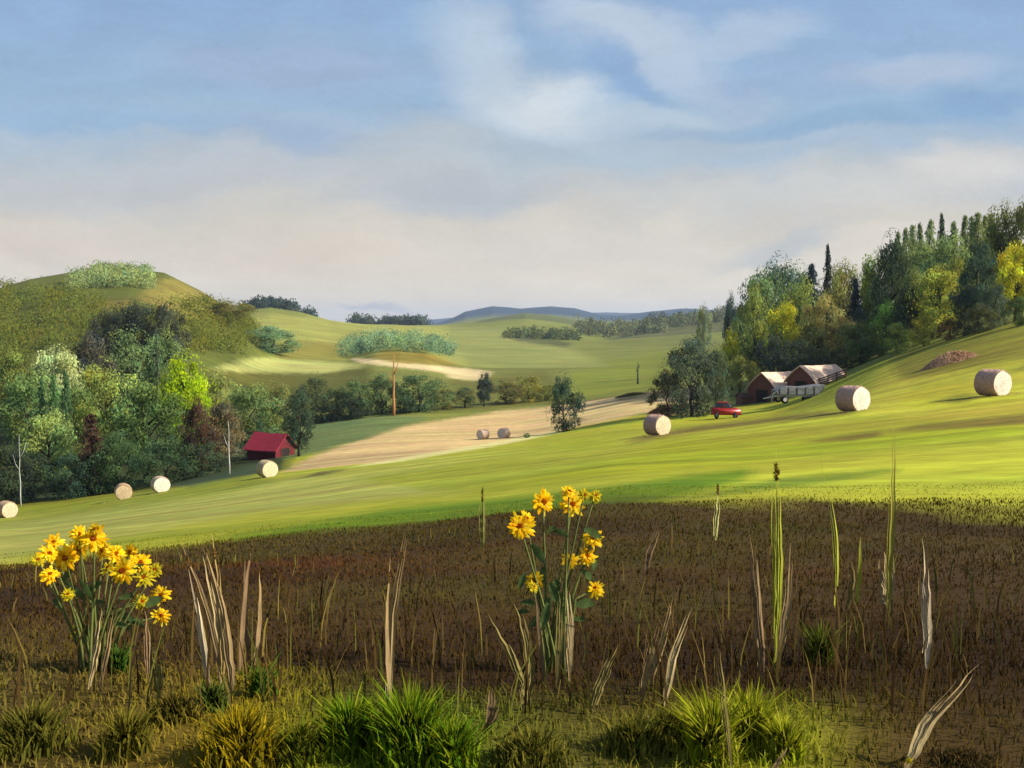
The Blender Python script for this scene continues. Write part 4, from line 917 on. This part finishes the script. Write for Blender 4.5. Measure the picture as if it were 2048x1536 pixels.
def undergrowth():
    rs = np.random.default_rng(12); n = 110000
    Y = 1.2 + (10.6-1.2)*rs.random(n)**1.25; X = rs.uniform(-1, 1, n)*(Y*.58+.5)
    keep = Y < 10.1 + (fbm(X*.5, Y*.5, 77)-.5)*2.2; X, Y = X[keep], Y[keep]; n = len(X)
    Z = H(X, Y); f = np.clip((Y-2.5)/7, 0, 1)
    hgt = (.026+.016*np.exp(-((Y-4.0)/1.0)**2))*rs.uniform(.4, 1.4, n)*(.5+fbm(X*1.3, Y*1.3, 55)); wid = (.003+.003*rs.random(n))*(1+f*.8)
    c = verge_color(X, Y)*1.75
    c = c*rs.uniform(.92, 1.12, (n, 1))
    V, Fc, T = blades(X, Y, Z, hgt, wid, .5, c, rs)
    o = mesh_obj('undergrowth', V, Fc, GRASS, tint=T); tag(o, 'dark brown and olive dead undergrowth covering the near bank', 'undergrowth', kind='stuff')
undergrowth()
def dead_stems():
    rs = np.random.default_rng(33); n = 1900
    Y = 3.3 + 5.6*rs.random(n)**1.1; X = rs.uniform(-.56, .56, n)*Y; keep = fbm(X*1.4, Y*.8, 101) > .47; X, Y = X[keep], Y[keep]; n = len(X)
    f = np.clip((Y-3.3)/5.5, 0, 1); hgt = (.30*(1-f)+.12*f)*rs.uniform(.3, 1.15, n); wid = .005*rs.uniform(.6, 2.2, n)
    cols = np.array([A(112, 92, 52, 1.3), A(90, 70, 38, 1.3), A(132, 116, 56, 1.3), A(78, 58, 34, 1.2), A(104, 104, 44, 1.3)])
    c = 1.25*cols[rs.choice(5, n, p=[.26, .28, .14, .14, .18])]*rs.uniform(.7, 1.3, (n, 1))
    V, Fc, T = blades(X, Y, H(X, Y), hgt, wid, .2, c, rs)
    tag(mesh_obj('dead_stems', V, Fc, GRASS, tint=T), 'thin upright brown and olive stems standing among the dark undergrowth', 'undergrowth', kind='stuff')
dead_stems()
def mown():
    rs = np.random.default_rng(13); n = 7000
    Y = 9.2*np.exp(rs.random(n)*math.log(14/9.2)); X = rs.uniform(-.62, .62, n)*Y
    keep = Y > 9.9 + (fbm(X*.5, Y*.5, 77)-.5)*2.2; X, Y = X[keep], Y[keep]; n = len(X); Z = H(X, Y)
    hgt = .012*rs.uniform(.5, 1.5, n)*(1+Y/40); wid = .004*(1+Y/9)
    c = np.array(A(160, 170, 44, 1.05))[None]*rs.uniform(.8, 1.2, (n, 1)); m = np.clip((fbm(X*.12, Y*.4, 5)-.4)*4, 0, 1)[:, None]; c = c*(1-m) + np.array(A(120, 152, 22, 1.05))*m*rs.uniform(.8, 1.2, (n, 1))
    V, Fc, T = blades(X, Y, Z, hgt, wid, .5, c, rs)
    tag(mesh_obj('mown_grass', V, Fc, GRASS, tint=T), 'short bright green grass of the mown hay field', 'grass', kind='stuff')
mown()
def grass_clump(x, y, wpx, hpx, cols, n, label, name='grass_clump', wid=.007):
    X0, Y0, Z0 = ground_hit(x, y); rs = np.random.default_rng(int(x+y)); R = wpx/F*Y0/2; hh = hpx/F*Y0
    n = int(n*1.7); a = rs.random(n)*6.283; u = np.abs(rs.normal(0, .5, n)); u = np.where(u > 1, u*.3, u); xx = np.cos(a)*u*R; yy = np.sin(a)*u*min(R, .5); u = np.clip(u, 0, 1)
    Z = H(X0+xx, Y0+yy) - Z0; hgt = hh*rs.uniform(.25, 1.1, n)*(1-.55*u); ci = rs.integers(0, len(cols), n)
    c = 1.45*np.array([A(*q) for q in cols])[ci]*rs.uniform(.6, 1.35, (n, 1))
    V, Fc, T = blades(xx, yy, Z, hgt, np.full(n, wid)*rs.uniform(.6, 1.5, n), .32, c, rs)
    o = mesh_obj(name, V, Fc, GRASS, tint=T); o.location = (X0, Y0, Z0); tag(o, label, 'grass clump', 'grass clumps on the near bank')
G1 = [(120, 146, 24), (96, 132, 26), (142, 152, 30)]; G2 = [(176, 180, 30), (150, 160, 26), (192, 188, 60)]; G3 = [(150, 128, 22), (172, 146, 20), (120, 112, 30)]
for a in [
 (700, 1500, 130, 130, G1, 700, 'bright green grass clump at the bottom left of the middle'),
 (820, 1520, 180, 170, G1, 900, 'widest fresh green clump at the bottom below the chalk-white stalk'),
 (905, 1535, 120, 120, G1, 500, 'fresh green clump right of the widest green one'),
 (1425, 1525, 110, 170, G2, 500, 'yellow-green grass clump left of its brighter twin at the bottom right'),
 (1500, 1500, 90, 150, G2, 450, 'brightest yellow-green tall clump at the bottom right'),
 (1570, 1520, 80, 110, G2, 320, 'short yellow-green clump on the right side of the brightest one'),
 (480, 1525, 190, 130, G3, 700, 'mustard yellow clump at the bottom left'),
 (600, 1520, 120, 90, [(120, 116, 30), (100, 112, 26)], 400, 'olive clump between the mustard and fresh green ones'),
 (522, 1392, 60, 80, [(84, 118, 34), (96, 124, 36)], 200, 'small green clump right of the tan stalk bundle'),
 (238, 1345, 46, 70, [(74, 112, 34), (82, 108, 40)], 150, 'small dark green tuft between the two left flower stems'),
 (425, 1420, 80, 70, [(84, 104, 40), (96, 110, 44)], 220, 'green tuft at the foot of the tan stalk bundle'),
 (60, 1500, 200, 110, [(110, 104, 38), (92, 92, 34)], 600, 'dull olive grass clump in the bottom left corner'),
 (250, 1510, 120, 110, [(120, 112, 36), (104, 98, 32)], 350, 'olive clump below the left flower plant'),
 (1270, 1500, 160, 90, [(112, 114, 40), (128, 118, 44)], 450, 'olive grass clump below the right flower plant'),
 (1060, 1530, 190, 90, [(116, 112, 42), (132, 124, 46)], 500, 'low olive grass patch at the bottom centre beneath the leaning straws'),
 (1340, 1480, 120, 80, [(110, 108, 40), (134, 126, 44)], 350, 'olive grass patch left of the yellow-green clumps'),
 (350, 1440, 120, 70, [(120, 106, 38), (104, 96, 38)], 300, 'low olive brown grass patch below the tan stalk bundle'),
 (1640, 1330, 60, 110, [(100, 112, 38), (112, 116, 44)], 200, 'thin green tuft left of the tall tan stalk on the right'),
 (1930, 1530, 160, 40, [(92, 76, 44), (104, 84, 46)], 500, 'brown grass clump around the arching straw at bottom right'),
]: grass_clump(*a)

# dry stalks: each clump is rooted in one spot
STALK = mat_simple('dry_stalk', (1, 1, 1), rough=.9, noise=.3, nscale=30, stretch=(2, 2, .3), obj_color=True)
def stalk_clump(base, stalks, label, name='dry_grass'):
    """stalks: (x0,y0,x1,y1,width_px,colour,bend,head) in photo pixels at the clump's own distance"""
    X0, Y0, Z0 = ground_hit(*base); e = empty(name, (X0, Y0, Z0)); tag(e, label, 'dry stalks', 'dry stalks on the near bank')
    for i, (x0, y0, x1, y1, wp, col, bend, head) in enumerate(stalks):
        rd = random.Random(int(x0*7+y1)); Yd = min(Y0 + rd.uniform(-.12, .12), ground_hit(x0, y0)[1] - .01)
        s0, t0 = ray(x0, y0); s1, t1 = ray(x1, y1); A0 = Vector((s0*Yd, Yd, t0*Yd)); A1 = Vector((s1*Yd, Yd + rd.uniform(-.08, .08), t1*Yd))
        g = h1(A0.x, A0.y)
        if A0.z > g: A0 = Vector((A0.x + (X0-A0.x)*.3, Yd, g - .01))
        n = 12; side = Vector((1, 0, 0)); r = wp/F*Yd/2*1.0; V = []
        pts = []
        for k in range(n+1):
            u = k/n; p = A0.lerp(A1, u) + side*math.sin(u*math.pi)*bend/F*Yd; p += Vector((rd.uniform(-1, 1), rd.uniform(-1, 1), 0))*r*.25; pts.append(p - Vector((X0, Y0, Z0)))
        # a sheaf of narrow folded strands, each with a V section and real thickness
        bm = bmesh.new(); ns = 1 if wp < 9 else (3 if wp < 14 else 5)
        for q in range(ns):
            off = 0 if ns == 1 else (q/(ns-1) - .5)*2*r*.75; u0 = 0 if q == ns//2 else rd.uniform(0, .22); u1 = 1 if q == ns//2 else rd.uniform(.62, .98)
            rw = r*(1 if ns == 1 else .46 if ns == 3 else .34)*rd.uniform(.8, 1.2); tw = rd.uniform(-.7, .7); rings = []
            for k in range(n+1):
                u = k/n; g_ = u0 + (u1-u0)*u; f = g_*n; i0 = min(n-1, int(f)); p = pts[i0].lerp(pts[i0+1], f-i0)
                p = p + side*(off*(.45 + .9*math.sin(g_*math.pi*.8)) + rd.uniform(-1, 1)*r*.10); ww = rw*(.5 + .6*math.sin(min(1, u*1.2+.1)*math.pi*.9))*(1 if u < .8 else (1-u)/.2*.92+.08)
                a = tw + u*.9; d1 = Vector((math.cos(a), math.sin(a), 0)); d2 = Vector((-math.sin(a), math.cos(a), 0))
                rings.append([bm.verts.new(p - d1*ww), bm.verts.new(p + d2*ww*.45), bm.verts.new(p + d1*ww), bm.verts.new(p + d2*ww*.12)])
            for r0, r1 in zip(rings, rings[1:]):
                for k in range(4): bm.faces.new((r0[k], r0[(k+1) % 4], r1[(k+1) % 4], r1[k]))
            bm.faces.new(rings[0][::-1]); bm.faces.new(rings[-1])
        o = bm_obj('stalk', bm, STALK, e); o.color = (*A(*col, k=1.1), 1)
        if head:
            m = 70; rs = np.random.default_rng(int(x1+y0)); u = rs.random(m); q = pts[-1] - (pts[-1]-pts[-3])*.9; dr = (pts[-1]-pts[-3]).normalized(); hl = head/F*Yd
            C = np.array([list(q + dr*(uu*hl)) for uu in u]); C += rs.normal(0, r*.3, (m, 3))*np.sin(np.clip(u+.1, 0, 1)*math.pi)[:, None]
            V, Fc, T = dabs(C, rs.normal(size=(m, 3)), r*.5, r*1.6, rs.uniform(.7, 1.3, (m, 1))*np.ones((1, 3)), up=1, rs=rs)
            ho = mesh_obj('seed_head', V, Fc, HEAP, e, tint=T); ho.color = (*A(*head_col(col), k=1.1), 1)
def head_col(c): return (int(c[0]*.45 + 75), int(c[1]*.35 + 65), int(c[2]*.3 + 35))
T1 = (196, 172, 120); T2 = (170, 142, 96); T3 = (222, 200, 160); T4 = (140, 126, 66); T5 = (182, 184, 54); T6 = (150, 120, 84)
for a in [
 ((450, 1392), [(486, 1415, 412, 1085, 17, T2, 12, 0), (440, 1385, 408, 1110, 13, T1, 8, 0), (455, 1400, 372, 1075, 9, T2, 14, 24), (404, 1300, 388, 1130, 11, T3, 4, 0), (450, 1395, 430, 1060, 11, (180, 150, 84), 6, 20)], 'bundle of tall tan stalks right of the left flower plant'),
 ((500, 1330), [(512, 1330, 512, 1150, 8, T2, 6, 0), (492, 1290, 496, 1110, 8, T6, -5, 0), (478, 1300, 505, 1080, 8, T6, -4, 34)], 'thin brown stalks with an ochre tip right of the tall tan bundle'),
 ((190, 1370), [(176, 1340, 198, 1220, 11, T1, 2, 0), (205, 1310, 228, 1225, 9, T2, 2, 0)], 'short tan stalks under the left yellow flower plant'),
 ((322, 1370), [(330, 1395, 315, 1280, 16, T4, 2, 0), (285, 1330, 280, 1230, 10, T6, 0, 0)], 'olive stalks below the drooping left flower head'),
 ((788, 1470), [(798, 1480, 780, 1340, 11, T3, -4, 0), (788, 1470, 776, 1120, 8, T2, -10, 22), (779, 1400, 815, 1060, 10, T2, -14, 20)], 'chalk-white stalk with bent brown tip in the bottom middle'),
 ((751, 1460), [(752, 1455, 746, 1385, 6, (190, 168, 30), -2, 0)], 'short mustard straw left of the chalk-white stalk'),
 ((1050, 1390), [(1068, 1340, 975, 1226, 13, T4, 8, 0), (1062, 1360, 1028, 1200, 20, T4, 10, 0), (1040, 1420, 1060, 1320, 16, T4, 0, 0)], 'olive stalks fanning left at the foot of the right flower plant'),
 ((1125, 1370), [(1145, 1330, 1137, 1190, 14, T1, 2, 0), (1105, 1300, 1120, 1190, 10, T4, 2, 0), (1075, 1260, 1072, 1195, 8, T6, 0, 0)], 'upright tan stalks under the right yellow flower plant'),
 ((1000, 1460), [(1000, 1470, 1085, 1395, 13, T4, 4, 0), (945, 1470, 1000, 1385, 14, T6, 4, 0), (960, 1440, 985, 1380, 12, T6, 3, 0)], 'low olive straws leaning right at the bottom middle'),
 ((1200, 1400), [(1165, 1430, 1245, 1290, 18, T4, -6, 0)], 'single leaning olive blade right of the right flower plant'),
 ((1290, 1400), [(1275, 1400, 1308, 1240, 14, T2, -3, 0), (1300, 1360, 1345, 1195, 10, T2, 4, 0), (1338, 1370, 1386, 1220, 13, T1, -8, 0), (1282, 1490, 1290, 1420, 11, T4, 0, 0)], 'fan of tan stalks leaning right left of the bottom yellow-green clump'),
 ((1293, 1160), [(1293, 1150, 1318, 1050, 10, T6, -6, 0)], 'small bent brown stalk above the leaning tan fan'),
 ((1548, 1340), [(1550, 1330, 1556, 1170, 20, T1, 14, 0), (1552, 1300, 1575, 1080, 12, T2, 8, 0), (1552, 1200, 1548, 890, 17, T5, 6, 34), (1503, 1325, 1508, 1090, 9, T1, 4, 0), (1520, 1200, 1490, 1040, 12, T6, 2, 0)], 'tall clump with one long yellow-green blade and brown tip'),
 ((1690, 1220), [(1692, 1205, 1690, 1110, 10, T4, 8, 0), (1664, 1100, 1640, 900, 9, T5, 16, 0), (1728, 1160, 1722, 1075, 7, T5, 2, 0)], 'thin yellow-green blades left of the thick tan stump'),
 ((1772, 1230), [(1776, 1225, 1764, 1100, 24, T1, 2, 0), (1786, 1180, 1790, 1050, 9, T4, 2, 0), (1775, 1110, 1780, 830, 10, (170, 160, 60), 2, 0)], 'thick short tan stump with thin blades on the right'),
 ((1845, 1330), [(1845, 1345, 1843, 1075, 17, T3, 2, 0)], 'single straight pale stalk standing alone on the right'),
 ((1806, 1512), [(1800, 1510, 1995, 1330, 28, T1, -22, 0), (1812, 1500, 1915, 1360, 14, T6, -14, 0)], 'arching thick straw bowing right in the bottom right corner'),
 ((1540, 1530), [(1510, 1560, 1580, 1490, 14, T2, 0, 0), (1430, 1290, 1422, 1240, 10, T4, 0, 0)], 'short slanting straw across the bottom right yellow-green clump'),
 ((965, 1100), [(966, 1080, 964, 985, 9, (134, 128, 60), 0, 26)], 'small dull seed stalk rising against the green field left of the right flowers'),
 ((1435, 1080), [(1428, 1060, 1440, 975, 10, (190, 184, 110), 0, 20)], 'faint pale seed head at the field edge right of the flowers'),
]: stalk_clump(*a)

# ------------------------------------------------------------ flowers
def flower_plant(base, heads, label, leaves, seed, depth=3.95):
    rd = random.Random(seed); rs = np.random.default_rng(seed)
    s, t = ray(*base); Yb = depth; X0 = s*Yb; Z0 = h1(X0, Yb); e = empty('flower_plant', (X0, Yb, Z0)); tag(e, label, 'flower', 'yellow flower plants on the near bank')
    O = Vector((X0, Yb, Z0)); STG = (104, 112, 50); fork = {}
    mains = 5
    for i, (x, y, dpx, tone) in enumerate(heads):
        Yd = depth + rd.uniform(-.14, .14); s, t = ray(x, y); P = Vector((s*Yd, Yd, t*Yd)) - O; R = dpx/F*Yd/2*.92
        # stem from the root, arching up to the head
        b = Vector((rd.uniform(-.04, .04), rd.uniform(-.04, .04), -.02)); mid = Vector((P.x*.45 + b.x*.5, P.y*.5, P.z*.5)); q = Vector((P.x*.86, P.y*.9, P.z*.86))
        if P.z < .3: mid = Vector((P.x*.5, P.y*.5, P.z*.9))
        bm = bmesh.new(); pts = []
        for k in range(9):
            u = k/8; pts.append(b*(1-u)**2 + 2*mid*u*(1-u)*1.0 + (P - Vector((0, 0, R*.25)))*u*u if False else b.lerp(mid, min(1, u*2)).lerp(mid.lerp(P, max(0, u*2-1)), u))
        tube(bm, pts, [.0065*(1-k/8*.55) for k in range(9)], 6); o = bm_obj('stem', bm, BARKOBJ, e, True); o.color = (*A(*STG, k=1.2), 1)
        # head: facing camera-ish, up and random
        nz = Vector((rd.uniform(-.5, .6), rd.uniform(-1.1, -.5), rd.uniform(.1, .8))).normalized(); ax = nz.cross(Vector((0, 0, 1))).normalized(); ay = nz.cross(ax)
        V = []; Fc = []; T = []; tri = []
        for layer in range(3):
            npet = 22 - layer*4; RR = R*(1.0 - .2*layer)
            for k in range(npet):
                a = 2*math.pi*(k + layer*.37)/npet + rd.uniform(-.12, .12); L_ = RR*rd.uniform(.68, 1.18); wd = RR*.12*rd.uniform(.7, 1.4)
                dr = ax*math.cos(a) + ay*math.sin(a); tr = nz.cross(dr); cup = rd.uniform(-.5, .35) + layer*.22; i0 = len(V)
                c = np.array(A(*[(250, 214, 30), (252, 226, 60), (246, 194, 24)][rd.randint(0, 2)] if tone == 0 else [(206, 190, 36), (190, 176, 50), (222, 200, 40)][rd.randint(0, 2)]))*rd.uniform(.8, 1.25)
                for u, ww in ((.15, .45), (.55, 1.0), (.85, .8)):
                    cen = dr*L_*u + nz*(L_*cup*u*u + layer*.003)
                    V += [cen - tr*wd*ww, cen + nz*wd*.25 , cen + tr*wd*ww]
                V.append(dr*L_*1.0 + nz*(L_*cup)); T += [c]*10
                for g in (0, 3): Fc += [(i0+g, i0+g+1, i0+g+4, i0+g+3), (i0+g+1, i0+g+2, i0+g+5, i0+g+4)]
                tri += [(i0+6, i0+7, i0+9), (i0+7, i0+8, i0+9)]
        V = np.array([list(v) for v in V]) + np.array(list(P))
        h = mesh_obj('flower_head', V, [np.array(Fc), np.array(tri)], PETAL, e, tint=np.array(T)*1.5)
        # domed centre made of little florets
        m = 110; ga = np.arange(m)*2.39996; gr = np.sqrt(np.arange(m)/m)*R*.27; pos = []
        for a, r in zip(ga, gr): pos.append(list(P + ax*math.cos(a)*r + ay*math.sin(a)*r + nz*(R*.10*(1-(r/(R*.27))**2) + .006)))
        V, F2, T2 = dabs(np.array(pos), np.tile(np.array(list(nz)), (m, 1)) + rs.normal(0, .3, (m, 3)), R*.07, R*.09, np.array(A(214, 96, 22))[None]*rs.uniform(.5, 1.4, (m, 1)), up=0, rs=rs)
        mesh_obj('centre', V, F2, PETAL, h, tint=T2)
    for (x, y, ln, ang) in leaves:
        Yd = depth + rd.uniform(-.08, .08); s, t = ray(x, y); P = Vector((s*Yd, Yd, t*Yd)) - O; l = ln/F*Yd; dr = Vector((math.cos(ang), rd.uniform(-.3, .3), math.sin(ang))).normalized(); tr = Vector((-dr.z, rd.uniform(-.6, .2), dr.x)).normalized()
        V = []; T = []; Fc = []
        for k in range(8):
            u = k/7; ww = l*.2*math.sin(min(.98, u*.93+.05)*math.pi)*(1 + .15*(k % 2)); cen = P + dr*l*u - Vector((0, 0, l*.25*u*u)); V += [cen - tr*ww, cen + Vector((0, .004, -.006)), cen + tr*ww]; T += [np.array(A(96, 116, 66, 1.3))*rd.uniform(.8, 1.3)]*3
        for k in range(7): b_ = k*3; Fc += [(b_, b_+1, b_+4, b_+3), (b_+1, b_+2, b_+5, b_+4)]
        mesh_obj('leaf', np.array([list(v) for v in V]), np.array(Fc), PETAL, e, tint=np.array(T))
lv = random.Random(5)
flower_plant((185, 1330), [(187, 1078, 66, 0), (160, 1098, 58, 0), (130, 1116, 62, 0), (98, 1108, 50, 0), (100, 1150, 50, 0), (108, 1085, 44, 0), (158, 1068, 40, 0), (206, 1100, 46, 0), (232, 1108, 48, 0), (262, 1104, 42, 0), (246, 1142, 64, 0), (280, 1126, 50, 0), (288, 1156, 46, 1), (218, 1136, 42, 1), (310, 1140, 36, 1), (322, 1190, 46, 0), (322, 1232, 42, 0), (136, 1190, 34, 1), (284, 1204, 40, 1), (150, 1262, 28, 1), (76, 1120, 34, 1), (190, 1058, 34, 0)],
    'left plant with a broad dense cluster of yellow daisy-like heads', [(lv.uniform(120, 300), lv.uniform(1130, 1260), lv.uniform(26, 50), lv.uniform(0, 6.28)) for _ in range(22)], 21)
flower_plant((1110, 1330), [(1086, 1004, 60, 0), (1144, 1010, 62, 0), (1138, 984, 36, 0), (1190, 992, 34, 1), (1040, 1054, 66, 0), (1052, 1038, 40, 0), (1185, 1076, 50, 0), (1140, 1122, 42, 0), (1174, 1114, 48, 0), (1069, 1162, 50, 0), (1190, 1178, 44, 0), (1168, 990, 30, 1), (1066, 1174, 30, 1)],
    'right plant with looser yellow flower heads on taller separate stems', [(lv.uniform(1050, 1190), lv.uniform(1030, 1240), lv.uniform(26, 48), lv.uniform(0, 6.28)) for _ in range(22)], 22)
flower_plant((1812, 1560), [(1809, 1512, 22, 0), (1818, 1522, 16, 1)], 'tiny yellow bud plant at the bottom right, left one of two', [(1812, 1530, 24, 1.2)], 23, depth=3.0)
flower_plant((1905, 1565), [(1906, 1510, 20, 1), (1898, 1528, 14, 1)], 'tiny yellow bud plant at the bottom right, right one of two', [(1905, 1535, 24, 1.6)], 24, depth=3.0)

# ------------------------------------------------------------ haze
HAZE = True
if HAZE:
    bm = bmesh.new(); box(bm, -11000, 11000, -11000, 11000, -260, 150)
    hm, nt_, out = newmat('haze_air'); v = nt_.nodes.new('ShaderNodeVolumePrincipled'); v.inputs['Density'].default_value = 0.00009
    v.inputs['Color'].default_value = (.64, .77, 1, 1); v.inputs['Anisotropy'].default_value = 0.2; nt_.links.new(v.outputs[0], out.inputs['Volume'])
    tag(bm_obj('haze', bm, hm), kind='stuff')
